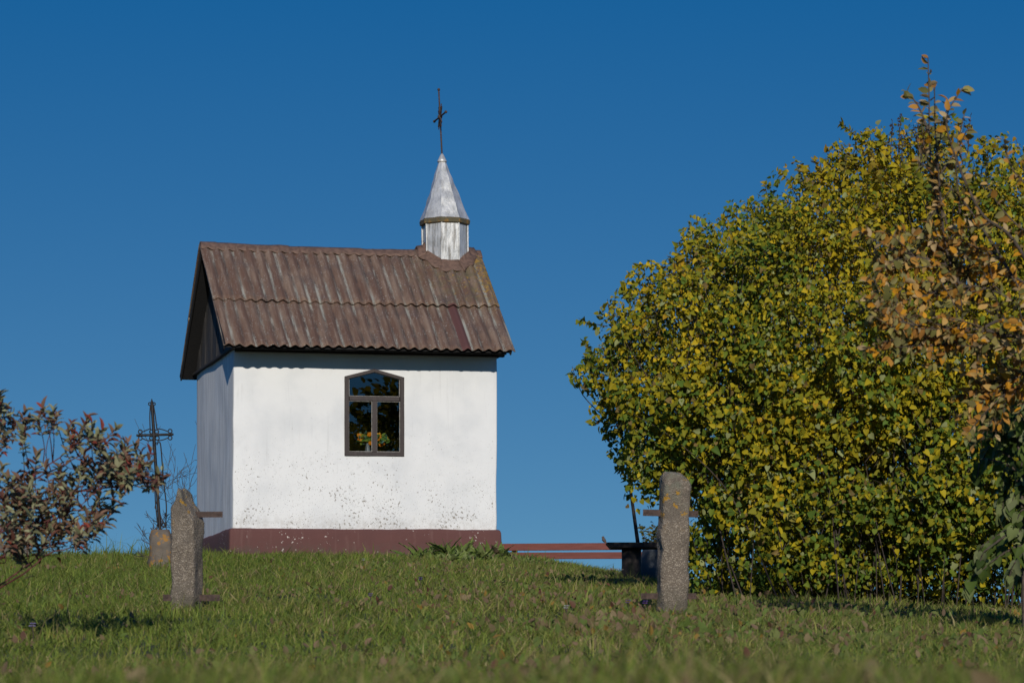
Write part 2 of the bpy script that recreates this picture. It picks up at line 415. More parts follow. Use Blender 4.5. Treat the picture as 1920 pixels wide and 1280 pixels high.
# ------------------------------------------------------------------ ground: one sheet to the horizon
def axis_pts(lo, hi, step, far):
    inner = np.arange(lo, hi + 1e-6, step)
    g = []; d = step
    x = hi
    while x < far: d *= 1.45; x += d; g.append(x)
    h = []; d = step; x = lo
    while x > -far: d *= 1.45; x -= d; h.append(x)
    return np.concatenate([h[::-1], inner, g])
gx = axis_pts(-14, 14, .3, 3500); gy = axis_pts(-4, 62, .3, 3500)
GX, GY = np.meshgrid(gx, gy); GZ = ground_z(GX, GY)
nx, ny = len(gx), len(gy)
idx = np.arange(nx * ny).reshape(ny, nx)
gf = np.stack([idx[:-1, :-1], idx[:-1, 1:], idx[1:, 1:], idx[1:, :-1]], -1).reshape(-1, 4)
g = link('ground', np_mesh('ground', np.stack([GX, GY, GZ], -1).reshape(-1, 3), gf), M['ground'], None, True)
tag(g, 'grassy hillside lawn rising to the chapel', 'ground', kind='structure')

# ------------------------------------------------------------------ chapel
YAW = math.atan2(.2655, .964)
PX, PY = (437 - 960) / F * 43.5, 43.5
PZ = 3.045
chapel = empty('chapel', (PX, PY, PZ), YAW, 'small white plastered chapel with brown corrugated roof and silvery metal turret', 'chapel')
W_, L_ = 4.13, 3.45
SH = 0.012                      # the building settles: everything climbs slightly to the right
EAVE_W, RIDGE_W = 3.055, 4.850
V0, V1 = -.65, 3.60; VM = (V0 + V1) / 2

def shear(o):
    me = o.data
    co = np.empty(len(me.vertices) * 3, np.float32); me.vertices.foreach_get('co', co); co = co.reshape(-1, 3)
    co[:, 2] += SH * co[:, 0]; me.vertices.foreach_set('co', co.ravel()); me.update(); return o

def rounded_ring(x0, x1, y0, y1, r, n=4, per=24):
    pts = []
    for cx, cy, a0 in ((x1 - r, y0 + r, -90), (x1 - r, y1 - r, 0), (x0 + r, y1 - r, 90), (x0 + r, y0 + r, 180)):
        for k in range(n + 1):
            a = R(a0 + 90 * k / n); pts.append((cx + r * math.cos(a), cy + r * math.sin(a)))
    pts = np.array(pts); out = []
    for i in range(len(pts)):
        a, b = pts[i], pts[(i + 1) % len(pts)]
        m = 1 if np.linalg.norm(b - a) < 1 else 22
        for k in range(m): out.append(a + (b - a) * k / m)
    return np.array(out)

def loft(name, rings, mat, parent, caps=True, smooth=True):
    n = len(rings[0]); V = np.concatenate(rings)
    q = []
    for i in range(len(rings) - 1):
        for j in range(n):
            q.append((i * n + j, i * n + (j + 1) % n, (i + 1) * n + (j + 1) % n, (i + 1) * n + j))
    bm = bmesh.new(); vv = [bm.verts.new(p) for p in V]
    for f in q: bm.faces.new([vv[i] for i in f])
    if caps:
        bm.faces.new(vv[:n][::-1]); bm.faces.new(vv[-n:])
    return bm_link(name, bm, mat, parent, 0, smooth)

# walls: outer shell, uneven by a few millimetres, hollow, with the window opening cut through
ring = rounded_ring(0, W_, 0, L_, .03)
levels = np.linspace(.30, 3.10, 22)
rings = []
for zz in levels:
    p = np.column_stack([ring, np.full(len(ring), zz)])
    nn = (vnoise(p, 1.1) - .5) * .030 + (vnoise(p, 3.5) - .5) * .012
    d = unit(np.column_stack([ring[:, 0] - W_ / 2, ring[:, 1] - L_ / 2]))
    p[:, :2] += d * nn[:, None]; rings.append(p)
wall = loft('wall', rings, M['plaster'], chapel); shear(wall)
for p_ in wall.data.polygons: p_.use_smooth = True

WU0, WU1, WB, WT, WA = 1.719, 2.655, 1.495, 2.71, 2.834
WC = (WU0 + WU1) / 2
def prism_bm(outline, v0, v1):
    bm = bmesh.new()
    a = [bm.verts.new((u, v0, w)) for u, w in outline]; b = [bm.verts.new((u, v1, w)) for u, w in outline]
    bm.faces.new(a); bm.faces.new(b[::-1]); n = len(outline)
    for i in range(n): bm.faces.new((a[i], b[i], b[(i + 1) % n], a[(i + 1) % n]))
    return bm
outline = [(WU0, WB), (WU1, WB), (WU1, WT), (WC, WA), (WU0, WT)]
cut1 = bm_link('cut_opening', prism_bm(outline, -.3, .3), None, chapel); shear(cut1)
bmr = bmesh.new(); box_bm(bmr, .28, W_ - .28, .28, L_ - .28, .45, 3.0)
cut2 = bm_link('cut_room', bmr, None, chapel); shear(cut2)
for c_ in (cut2, cut1):
    md = wall.modifiers.new('cut', 'BOOLEAN'); md.object = c_; md.operation = 'DIFFERENCE'; md.solver = 'EXACT'
bpy.context.view_layer.update()
dg = bpy.context.evaluated_depsgraph_get()
newme = bpy.data.meshes.new_from_object(wall.evaluated_get(dg))
wall.modifiers.clear(); wall.data = newme
for c_ in (cut1, cut2): bpy.data.objects.remove(c_, do_unlink=True)
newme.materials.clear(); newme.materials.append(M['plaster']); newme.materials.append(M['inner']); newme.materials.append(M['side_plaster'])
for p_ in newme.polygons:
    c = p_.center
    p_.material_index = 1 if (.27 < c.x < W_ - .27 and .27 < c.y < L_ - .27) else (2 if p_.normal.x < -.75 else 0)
    p_.use_smooth = False
newme.shade_smooth(); newme.set_sharp_from_angle(angle=R(40))

# plinth
pr = []
for zz, off in ((-1.6, .065), (-.1, .065), (.18, .064), (.33, .060), (.365, .050), (.385, .030), (.388, -.05)):
    r_ = rounded_ring(-off, W_ + off, -off, L_ + off, .035)
    p = np.column_stack([r_, np.full(len(r_), zz)])
    p[:, 2] += (vnoise(p, 1.7) - .5) * .022 + (vnoise(p, 7) - .5) * .012; d = unit(np.column_stack([r_[:, 0] - W_ / 2, r_[:, 1] - L_ / 2]))
    p[:, :2] += d * ((vnoise(p, 2.0) - .5) * .02)[:, None]; pr.append(p)
plinth = shear(loft('plinth', pr, M['plinth'], chapel))

# roof sheeting
PITCH = 1 / 6.0
def roof_h(v, side):
    t = (v - V0) / (VM - V0) if side == 0 else (V1 - v) / (V1 - VM)
    return EAVE_W + (RIDGE_W - EAVE_W) * t
def sheet(side, s0, s1, lift, phase, seed):
    """one course; s runs from the eave to the ridge"""
    u0, u1 = -.255, 4.245
    nu = int((u1 - u0) / PITCH * 12); ns = 14
    us = np.linspace(u0, u1, nu); ss = np.linspace(0, 1, ns)
    U, S = np.meshgrid(us, ss)
    rag = (vnoise(np.stack([np.floor(U / .98), U * 0 + seed, U * 0], -1), 7.3) - .5) * .035 + (vnoise(np.stack([U, U * 0 + seed, U * 0], -1), 14) - .5) * .012
    SL = s0 + rag + (s1 - s0 - rag) * S
    sl = math.hypot(VM - V0, RIDGE_W - EAVE_W); ang = math.atan2(RIDGE_W - EAVE_W, VM - V0)
    wave = .021 * np.cos((U / PITCH + .08 - .02) * 2 * np.pi)
    sag = -.028 * np.sin(np.clip((U - u0) / (u1 - u0), 0, 1) * np.pi) * (SL / sl) + (vnoise(np.stack([U, SL, U * 0 + seed], -1), 1.6) - .5) * .02
    hgt = wave + lift + sag
    fl = SL / sl
    if side == 0: v = V0 + (VM - V0) * fl; nv = -math.sin(ang)
    else: v = V1 - (V1 - VM) * fl; nv = math.sin(ang)
    w = EAVE_W + (RIDGE_W - EAVE_W) * fl
    skew = -.025 * fl                      # rake leans a little outwards towards the ridge on the left
    V = np.stack([U + skew * (U < 2), v + nv * hgt, w + math.cos(ang) * hgt], -1)
    i_ = np.arange(nu * ns).reshape(ns, nu)
    f = np.stack([i_[:-1, :-1], i_[:-1, 1:], i_[1:, 1:], i_[1:, :-1]], -1).reshape(-1, 4)
    if side: f = f[:, ::-1]
    uv = np.stack([U, SL], -1).reshape(-1, 2)
    return V.reshape(-1, 3), f, uv
for side in (0, 1):
    Va, fa, ua = sheet(side, 0, 1.30, .030, 0, 3 + side); Vb, fb, ub = sheet(side, 1.20, 2.80, .062, .1, 8 + side)
    o = link('roof_slope', np_mesh('roof_slope', np.concatenate([Va, Vb]), np.concatenate([fa, fb + len(Va)]), uv=np.concatenate([ua, ub])), M['roof'], chapel, True)
    md = o.modifiers.new('thickness', 'SOLIDIFY'); md.thickness = .008; md.offset = -1
    shear(o)

# boarding under the sheets (battens and dark underside), eave soffit, cornice
bm = bmesh.new()
for side in (0, 1):
    ve = V0 + .05 if side == 0 else V1 - .02
    pts = [(ve, roof_h(ve, side) - .055), (VM, RIDGE_W - .055), (VM, RIDGE_W - .02), (ve, roof_h(ve, side) - .012)]
    a = [bm.verts.new((-.215, v, w)) for v, w in pts]; b = [bm.verts.new((4.16, v, w)) for v, w in pts]
    bm.faces.new(a); bm.faces.new(b)
    for i in range(4): bm.faces.new((a[i], a[(i + 1) % 4], b[(i + 1) % 4], b[i]))
shear(bm_link('roof_boarding', bm, M['black_wood'], chapel))
bm = bmesh.new()
box_bm(bm, .0, W_ + .02, -.33, .05, 3.085, 3.11)       # soffit
box_bm(bm, -.03, W_ + .045, -.36, -.32, 3.055, 3.20)    # fascia
shear(bm_link('eave_board', bm, M['black_wood'], chapel))
bm = bmesh.new()
box_bm(bm, .02, W_ + .10, -.09, -.005, 3.045, 3.083)
box_bm(bm, W_ - .02, W_ + .10, -.20, L_ + .1, 3.07, 3.20)
box_bm(bm, -.06, .018, -.34, V1 - .03, 3.075, 3.115)
shear(bm_link('cornice', bm, M['dark_wood'], chapel, .006))
# barge boards
for u in (-.235, 4.185):
    for side in (0, 1):
        bm = bmesh.new(); ve = V0 + .03 if side == 0 else V1 - .01
        beam_bm(bm, (u, ve, roof_h(ve, side) - .03), (u, VM, RIDGE_W - .03), .022, .095, up=(0, 0, 1))
        shear(bm_link('barge_board', bm, M['black_wood'], chapel))

# gable boards
def gable(u_out):
    bm = bmesh.new(); v = -.40; k = 0
    while v < V1 - .12:
        wdt = .105 + .02 * math.sin(k * 2.3); v2 = min(v + wdt, V1 - .06)
        d = .006 * math.sin(k * 5.1) - .004
        tops = [min(roof_h(x, 0), roof_h(x, 1)) - .06 for x in (v, v2)]
        if min(tops) > 3.14:
            x0 = u_out + d; x1 = u_out + d + (.024 if u_out < 1 else -.024)
            vs_ = [bm.verts.new(p) for p in ((x0, v, 3.10), (x0, v2 - .007, 3.10), (x0, v2 - .007, tops[1]), (x0, v, tops[0]), (x1, v, 3.10), (x1, v2 - .007, 3.10), (x1, v2 - .007, tops[1]), (x1, v, tops[0]))]
            for f in ((0, 3, 2, 1), (4, 5, 6, 7), (0, 1, 5, 4), (1, 2, 6, 5), (2, 3, 7, 6), (3, 0, 4, 7)): bm.faces.new([vs_[i] for i in f])
        v = v2; k += 1
    return shear(bm_link('gable', bm, M['gable_wood'], chapel))
gable(-.012); gable(W_ + .01)

# ridge cap with a lapped, scalloped edge
us = np.linspace(-.265, 4.25, 170); prof = [(-.16, -.128), (-.11, -.082), (-.055, -.03), (0, .0), (.055, -.03), (.11, -.082), (.16, -.128)]
rows = []
for (dv, dw) in prof:
    edge = abs(dv) > .15
    sc = .014 * np.cos((us / PITCH + .06) * 2 * np.pi) * (1 if edge else .35 * (abs(dv) > .1))
    sag = -.028 * np.sin((us + .255) / 4.5 * np.pi)
    step = .008 * ((us / 1.15) % 1.0)
    rows.append(np.column_stack([us, np.full(len(us), VM + dv), RIDGE_W + .082 + dw + sc + sag + step + (vnoise(np.column_stack([us, us * 0 + dv * 20, us * 0]), 5) - .5) * .012]))
n = len(us); V = np.concatenate(rows); i_ = np.arange(len(prof) * n).reshape(len(prof), n)
f = np.stack([i_[:-1, :-1], i_[:-1, 1:], i_[1:, 1:], i_[1:, :-1]], -1).reshape(-1, 4)
o = link('ridge_cap', np_mesh('ridge_cap', V, f), M['cap'], chapel, True); md = o.modifiers.new('t', 'SOLIDIFY'); md.thickness = .008; shear(o)

# window
def frame_bm(inner_off, v0, v1):
    """ring between outline and outline shrunk by inner_off"""
    t = inner_off
    slope = (WA - WT) / (WC - WU0)
    inn = [(WU0 + t, WB + t), (WU1 - t, WB + t), (WU1 - t, WT - t * .55), (WC, WT - t * .55 + (WC - WU0 - t) * slope), (WU0 + t, WT - t * .55)]
    out = [(WU0 + .004, WB + .004), (WU1 - .004, WB + .004), (WU1 - .004, WT), (WC, WA - .004), (WU0 + .004, WT)]
    bm = bmesh.new(); L = []
    for loop in (out, inn):
        for v in (v0, v1): L.append([bm.verts.new((u, v, w)) for u, w in loop])
    o0, o1, i0, i1 = L
    for k in range(5):
        j = (k + 1) % 5
        bm.faces.new((o0[k], o0[j], i0[j], i0[k])); bm.faces.new((o1[k], i1[k], i1[j], o1[j]))
        bm.faces.new((o0[k], o1[k], o1[j], o0[j])); bm.faces.new((i0[k], i0[j], i1[j], i1[k]))
    return bm, inn
win_bm, inn = frame_bm(.066, -.022, .06)
window = shear(bm_link('window', win_bm, M['frame'], chapel, .006))
TR = 2.377
bm = bmesh.new(); box_bm(bm, WU0 + .074, WU1 - .074, -.014, .05, TR - .034, TR + .034)
shear(bm_link('transom', bm, M['frame'], window, .005))
bm = bmesh.new(); box_bm(bm, WC - .036, WC + .036, -.017, .05, WB + .065, TR - .033)
shear(bm_link('mullion', bm, M['frame'], window, .005))
def pane(poly):
    bm = bmesh.new(); bm.faces.new([bm.verts.new((u, .022, w)) for u, w in poly])
    shear(bm_link('pane', bm, M['glass'], window))
    # putty bead round the pane
    n = len(poly); bb = bmesh.new(); cu = sum(p[0] for p in poly) / n; cw = sum(p[1] for p in poly) / n
    for k in range(n):
        a, b = poly[k], poly[(k + 1) % n]
        sh = lambda p: (p[0] + (cu - p[0]) * .02, .012, p[1] + (cw - p[1]) * .02)
        beam_bm(bb, sh(a), sh(b), .007, .007, up=(0, 1, 0))
    shear(bm_link('glazing_bead', bb, M['bead'], window))
pane([(WU0 + .066, WB + .066), (WC - .036, WB + .066), (WC - .036, TR - .034), (WU0 + .066, TR - .034)])
pane([(WC + .036, WB + .066), (WU1 - .066, WB + .066), (WU1 - .066, TR - .034), (WC + .036, TR - .034)])
pane([(WU0 + .066, TR + .034), (WU1 - .066, TR + .034), (WU1 - .066, WT - .036), inn[3], (WU0 + .066, WT - .036)])

# turret
TU, TV = 3.675, VM
def oct_ring(r, w, du=0, n=8, rot=-9):
    return np.array([(TU + du + r * math.cos(R(rot + YAW * -57.3 * 0 - 90 + 360 / n * k)) , TV + r * math.sin(R(rot - 90 + 360 / n * k)), w) for k in range(n)])
ROT = -9 - math.degrees(YAW) + 2
def orings(spec, sub=1): return [oct_ring(r, w, du, 8, ROT) for r, w, du in spec]
drum = shear(loft('turret', orings([(.362, 4.25, 0), (.362, 4.7, 0), (.362, 5.0, -.004), (.360, 5.37, -.010)]), M['drum'], chapel, True, False))
bm = bmesh.new()
for k in range(8):     # seams on the drum corners
    p = oct_ring(.366, 4.3, 0, 8, ROT)[k]; q = oct_ring(.366, 5.33, -.01, 8, ROT)[k]
    beam_bm(bm, p, q, .022, .022, up=(1, 0, 0))
shear(bm_link('corner_strip', bm, M['drum'], drum))
shear(loft('ledge', orings([(.362, 5.30, -.01), (.402, 5.315, -.01), (.410, 5.375, -.01), (.385, 5.395, -.012)]), M['ledge'], drum, True, False))
# crumpled spire: finely subdivided octagonal cone
NR = 30; fine = []
for i in range(NR + 1):
    t = i / NR; r = .385 * (1 - t) + .055 * t; r += .012 * (1 - t) ** 6; w = 5.39 + (6.33 - 5.39) * t; du = -.012 - .04 * t
    o8 = oct_ring(r, w, du, 8, ROT); pts = []
    for k in range(8):
        for j in range(6): pts.append(o8[k] + (o8[(k + 1) % 8] - o8[k]) * j / 6)
    pts = np.array(pts); d = unit(pts - np.array([TU + du, TV, w]))
    pts += d * (((vnoise(pts, 7) - .5) * .028 + (vnoise(pts, 16) - .5) * .016) * (1.0 - .5 * t))[:, None]; fine.append(pts)
spire = shear(loft('spire', fine, M['spire'], drum, True, True)); spire.data.set_sharp_from_angle(angle=R(24))
cap_r = [[(r, w)] for r, w in ()]
ringsc = []
for r, w in ((.072, 6.315), (.078, 6.33), (.060, 6.365), (.035, 6.42), (.012, 6.455)):
    ringsc.append(np.array([(TU - .055 + r * math.cos(a), TV + r * math.sin(a), w) for a in np.linspace(0, 2 * math.pi, 16, endpoint=False)]))
shear(loft('spire_cap', ringsc, M['spire'], drum))
# cross with a small sunburst, its arms along the building's depth
cu = lambda w: TU - .055 - .055 * (w - 6.42) / 1.06
lines = [(np.array([(cu(w), TV, w) for w in np.linspace(6.40, 7.46, 8)]), np.linspace(.014, .012, 8))]
wc = 7.04
c0 = np.array([cu(wc), TV, wc])
def ln(a, b, r0, r1, n=4): return (np.linspace(a, b, n), np.linspace(r0, r1, n))
lines.append(ln(c0 + (0, -.37, 0), c0 + (0, .37, 0), .014, .014))
for a in (35, 55, 125, 145, 215, 235, 305, 325):
    d = np.array([.08 * math.cos(R(a)), math.cos(R(a)), math.sin(R(a))]); lines.append(ln(c0, c0 + d * .22, .020, .007))
V, Fc = tube_arrays(lines, 6)
bm = bmesh.new(); vv = [bm.verts.new(p) for p in V]
for q in Fc: bm.faces.new([vv[i] for i in q])
for p in (c0 + (0, -.38, 0), c0 + (0, .38, 0), np.array([cu(7.47), TV, 7.47])):
    bmesh.ops.create_icosphere(bm, subdivisions=2, radius=.024, matrix=Matrix.Translation(Vector(p)))
bmesh.ops.create_icosphere(bm, subdivisions=2, radius=.04, matrix=Matrix.Translation(Vector(c0)))
shear(bm_link('cross', bm, M['rust'], drum, 0, True))
# flashing collar where the drum meets the roof: overlapping patches
for k in range(8):
    a0 = R(ROT - 90 + 45 * k); a1 = R(ROT - 90 + 45 * (k + 1)); bm = bmesh.new(); gridv = []
    for t in np.linspace(-.04, 1.04, 9):
        a = a0 + (a1 - a0) * t
        rr = .365 * math.cos(R(22.5)) / math.cos((t - .5) * R(45))
        row = []
        for j, (ro, lift) in enumerate(((rr + .004, .12), (rr + .03, .068), (rr + .10, .055), (rr + .15 + .02 * math.sin(k * 3 + t * 9), .046))):
            u = TU + ro * math.cos(a); v = TV + ro * math.sin(a)
            h = min(roof_h(v, 0), roof_h(v, 1)) + lift + .03 + .012 * (k % 2)
            if abs(v - TV) < .14: h += .03 * (1 - abs(v - TV) / .14)
            h += .012 * math.cos((u / PITCH + .06) * 6.283) * (j == 3) + .014 * (vnoise(np.array([u, v, k * 1.0]), 9.0) - .5)
            row.append(bm.verts.new((u, v, h)))
        gridv.append(row)
    for i in range(8):
        for j in range(3): bm.faces.new((gridv[i][j], gridv[i + 1][j], gridv[i + 1][j + 1], gridv[i][j + 1]))
    o = bm_link('flashing', bm, M['cap'], drum, 0, True); md = o.modifiers.new('t', 'SOLIDIFY'); md.thickness = .012; md.offset = 1; shear(o)

# flowers standing behind the window
fx = chapel.matrix_basis
def cw(u, v, w): return np.array(Matrix.Translation((PX, PY, PZ)) @ Matrix.Rotation(YAW, 4, 'Z') @ Vector((u, v, w + SH * u)))
fl0 = cw(2.12, .17, WB + .0)
bouquet = empty('flower_bouquet', fl0, 0, 'orange and yellow flower bouquet in a pale vase behind the chapel window', 'flowers')
vr = [np.array([(r * math.cos(a), r * math.sin(a), z) for a in np.linspace(0, 6.283, 14, endpoint=False)]) for r, z in ((.045, 0), (.05, .02), (.042, .12), (.03, .19), (.036, .215))]
loft('vase', vr, M['vase'], bouquet)
P, T, N, S, Cc = [], [], [], [], []
LP, LT, LN, LS, LC = [], [], [], [], []
for k, (px, py) in enumerate([(674, 816), (681, 818), (675, 823), (679, 825), (693, 815), (710, 816), (716, 820), (708, 823), (714, 833), (724, 824), (717, 831), (695, 831), (687, 821), (703, 826)]):
    c = at(px, py, fl0[1]) - fl0; c[1] = random.uniform(-.05, .05); P, T, N, S, Cc = [], [], [], [], []
    for j in range(16):
        a = j * 2.4; el = .2 + .9 * j / 16
        d = np.array([math.cos(a) * math.cos(el), -.45 + math.sin(a) * math.cos(el) * .6, math.sin(a) * math.cos(el)])
        P.append(c); T.append(d); N.append((0, -1, .4)); S.append(random.uniform(.035, .05)); Cc.append([(.85, .30, .02), (.85, .42, .03), (.80, .22, .015), (.85, .55, .10)][(j + k) % 4 if k % 3 == 0 else k % 4 % 3])
    link('flower', leaf_mesh('flower', np.array(P), np.array(T, float), np.array(N, float), np.array(S), np.array(Cc), OVATE), M['petal'], bouquet)
for j in range(110):
    c = at(random.uniform(676, 726), random.gauss(824, 5), fl0[1]) - fl0; c[1] = random.uniform(-.07, .07)
    LP.append(c); LT.append((random.gauss(0, 1), random.gauss(-.3, .5), random.gauss(.1, .7))); LN.append((0, -1, .5)); LS.append(random.uniform(.05, .085)); LC.append(random.choice([(.05, .14, .05), (.12, .22, .04), (.22, .30, .05), (.10, .20, .16)]))
A = lambda x: np.array(x, float)
link('leaves', leaf_mesh('leaves', A(LP), A(LT), A(LN), A(LS), A(LC), OVATE), M['leaf'], bouquet)
tubes('stem', [(curve([(0, 0, .18), (dx * .5, 0, .23), (dx, 0, .30)], 4), .004) for dx in (-.16, -.1, -.04, .03, .09, .15)], M['bark'], bouquet, 4)
# a dark shelf inside carrying the vase
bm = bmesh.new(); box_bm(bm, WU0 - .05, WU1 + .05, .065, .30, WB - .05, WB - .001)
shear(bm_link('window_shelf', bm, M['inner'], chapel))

# ------------------------------------------------------------------ concrete fence posts
def post(label, pxc, Y, w, d, rz, top, lean, seed, straps, h=1.25):
    base = np.array([(pxc - 960) / F * Y, Y, 0]); base[2] = float(ground_z(base[0], base[1]))
    root = empty('fence_post', base, rz, label, 'fence post', 'old concrete fence posts')
    bm = bmesh.new(); box_bm(bm, -w / 2, w / 2, -d / 2, d / 2, -.3, 1.0)
    bmesh.ops.subdivide_edges(bm, edges=[e for e in bm.edges if abs(e.verts[0].co.z - e.verts[1].co.z) > .1], cuts=44)
    bmesh.ops.subdivide_edges(bm, edges=[e for e in bm.edges if abs(e.verts[0].co.z - e.verts[1].co.z) < .001], cuts=17, use_grid_fill=True)
    co = np.array([v.co[:] for v in bm.verts])
    tx = np.array([t[0] for t in top]) * w; tz = np.array([t[1] for t in top])
    hh = np.interp(co[:, 0], tx, tz) + (vnoise(co * (1, 1, 0), 24) - .5) * .03 - .02 * np.abs(co[:, 1] / d * 2) ** 4
    t = np.clip((co[:, 2]) / 1.0, None, 1)
    co[:, 2] = np.where(co[:, 2] > 0, t * hh, co[:, 2])
    # rounded, worn arrises
    rad = np.abs(co[:, 0] / (w / 2)) ** 8 * np.abs(co[:, 1] / (d / 2)) ** 8
    co[:, :2] *= (1 - .09 * rad)[:, None]
    co[:, :2] += (np.stack([vnoise(co + seed, 9), vnoise(co + seed + 40, 9)], -1) - .5) * .026 + (np.stack([vnoise(co + seed, 38), vnoise(co + seed + 9, 38)], -1) - .5) * .009
    co[:, 0] += lean * co[:, 2]
    for v, c in zip(bm.verts, co): v.co = c
    bm_link('pillar', bm, M['concrete'], root, 0, True)
    for (z, x0, x1, th, tilt) in straps:
        bm = bmesh.new(); ns = 6
        for i in range(ns):
            pass
        xs = np.linspace(x0, x1, 12); rowv = []
        for x in xs:
            wob = .006 * math.sin(x * 21 + z * 9); zz = z + tilt * x
            rowv.append([bm.verts.new(p) for p in ((x, -.004 + wob, zz - th / 2), (x, .004 + wob, zz - th / 2), (x, .004 + wob, zz + th / 2), (x, -.004 + wob, zz + th / 2))])
        for a, b in zip(rowv[:-1], rowv[1:]):
            for k in range(4): bm.faces.new((a[k], a[(k + 1) % 4], b[(k + 1) % 4], b[k]))
        bm.faces.new(rowv[0]); bm.faces.new(rowv[-1][::-1])
        for sx in (x0 + .012, x0 + .03, x1 - .012, x1 - .03):     # rivets
            bmesh.ops.create_icosphere(bm, subdivisions=1, radius=.005, matrix=Matrix.Translation((sx, -.006 + .006 * math.sin(sx * 21 + z * 9), z + tilt * sx)))
        s_ = bm_link('iron_strap', bm, M['strap'], root); s_.rotation_euler = (0, 0, -rz)
    return root
# heights: row -> height above the post's foot
def hrow(py, pxc, Y): return CZ + (HOR - py) / F * Y - float(ground_z((pxc - 960) / F * Y, Y))
YL, YR = 20.0, 20.0
hL = lambda y: hrow(y, 350, YL)
post('broken topped concrete post with orange lichen, in front of the iron cross', 350, YL, .178, .20, R(-17),
     [(-.5, hL(950)), (-.34, hL(944)), (-.28, hL(938)), (-.17, hL(916)), (-.07, hL(918)), (.02, hL(938)), (.22, hL(952)), (.5, hL(972))], .0, 3,
     [(hL(964), -.105, .250, .040, 0), (hL(1120), -.165, .232, .045, .0)])
hR = lambda y: hrow(y, 1261, YR)
post('upright grey concrete post with rounded top, in front of the big lilac bush', 1261, YR, .196, .19, R(9),
     [(-.5, hR(897)), (-.42, hR(888)), (-.2, hR(886)), (.12, hR(887)), (.25, hR(893)), (.42, hR(897)), (.5, hR(905))], .012, 31,
     [(hR(962), -.205, .178, .045, -.03), (hR(1117), -.22, .165, .042, .0)])

# ------------------------------------------------------------------ iron grave cross on its stone
YG = 35.0
gb = np.array([(301 - 960) / F * YG, YG, 0]); gb[2] = float(ground_z(gb[0], gb[1]))
gc = empty('grave_cross', gb, 0, 'thin black iron cross with scrollwork set in an orange lichened stone', 'grave cross')
def gp(px, py, dy=0): p = at(px, py, YG) - gb; p[1] = dy; return p
bm = bmesh.new(); box_bm(bm, -.5, .5, -.5, .5, -.5, 1)
bmesh.ops.subdivide_edges(bm, edges=bm.edges[:], cuts=9, use_grid_fill=True)
ztop = gp(300, 993)[2]
for v in bm.verts:
    c = np.array(v.co[:]); q = np.abs(c * (2, 2, 0)) ** 4
    sc = 1 / max(1.0, (q[0] + q[1])) ** .25
    tz = c[2]
    tp = 1 - .16 * max(tz, 0) - .9 * max(tz - .80, 0)
    c2 = np.array([c[0] * .30 * sc * tp, c[1] * .28 * sc * tp, tz * ztop if tz > 0 else tz])
    c2 += (np.array([vnoise(c2 + 3, 9), vnoise(c2 + 13, 9), vnoise(c2 + 23, 9)]) - .5) * .05
    v.co = c2
stone_o = bm_link('stone_base', bm, M['stone'], gc, 0, True)
def gl(pts, r, n=8): return (curve([gp(*p) for p in pts], n), r)
def curl(cx, cy, r, a0=0, turns=1.1):
    a = np.linspace(R(a0), R(a0) + turns * 6.283, 14); return (np.array([gp(cx + r * math.cos(t), cy + r * math.sin(t)) for t in a]), .0075)
tubes('upright', [gl([(285, 757), (288.5, 815), (294, 905), (300.5, 998)], .021), gl([(284.5, 747), (285, 757)], np.linspace(.003, .024, 8))], M['iron'], gc, 6)
tubes('crossbar', [gl([(256, 816), (325, 814)], .017), gl([(255, 816), (262, 816)], np.linspace(.003, .022, 8)), gl([(319, 814), (326, 814)], np.linspace(.022, .003, 8))], M['iron'], gc, 6)
sc_l = [curl(281, 757, 2.6), curl(288.5, 757, 2.6), curl(263, 809, 3.6), curl(263, 821, 3.6), curl(319, 808, 3.6), curl(319, 820.5, 3.6),
        curl(284, 809, 3.6), curl(294, 809, 3.6), curl(284, 821, 3.6), curl(295, 821, 3.6),
        gl([(282, 760), (281, 780), (281.5, 803)], .0075), gl([(288, 760), (291, 778), (294, 803)], .0075),
        gl([(266, 810), (275, 806), (283, 803)], .007), gl([(316, 809), (305, 805), (294, 803)], .007),
        gl([(266, 821), (275, 825), (284, 826)], .007), gl([(316, 820), (306, 824), (295, 826)], .007),
        gl([(294, 834), (297, 829), (301, 833), (304, 865), (307, 905), (312, 948), (310, 983), (304, 987)], .008),
        gl([(290, 835), (291, 880), (291, 930), (295, 975), (299, 988)], .008), curl(308, 984, 4), curl(298, 984, 3)]
tubes('scrollwork', sc_l, M['iron'], gc, 5)

# ------------------------------------------------------------------ red bench, low table, pole, stone, bird
YB = 45.6
bb = at(1085, 1060, YB); bb[2] = float(ground_z(bb[0], bb[1]))
bench = empty('bench', bb, 0, 'long red brown bench of two planks beside the chapel', 'bench')
def bp(px, py, dy=0): p = at(px, py, YB) - bb; p[1] = dy; return p
def plank(name, a, b, h, th, mat, sagm=.0, tilt=0):
    V, n = [], 14
    bm = bmesh.new(); rowv = []
    for i in range(n):
        t = i / (n - 1); p = a + (b - a) * t; p = p + np.array([0, 0, sagm * math.sin(t * math.pi)])
        rowv.append([bm.verts.new(p + np.array(q)) for q in ((0, -th / 2, -h / 2), (0, th / 2, -h / 2), (0, th / 2 + tilt, h / 2), (0, -th / 2 + tilt, h / 2))])
    for r0, r1 in zip(rowv[:-1], rowv[1:]):
        for k in range(4): bm.faces.new((r0[k], r0[(k + 1) % 4], r1[(k + 1) % 4], r1[k]))
    bm.faces.new(rowv[0]); bm.faces.new(rowv[-1][::-1])
    return bm_link(name, bm, mat, bench, .006)
plank('backrest', bp(925, 1025.5), bp(1262, 1023), .112, .04, M['red_wood'], .0)
plank('seat', bp(925, 1043.5, -.28), bp(1262, 1042, -.28), .105, .05, M['red_wood'])
bm = bmesh.new(); a, b = bp(925, 1039, 0), bp(1262, 1038, 0); box_bm(bm, a[0], b[0], -.252, -.05, a[2] - .005, a[2] + .02)
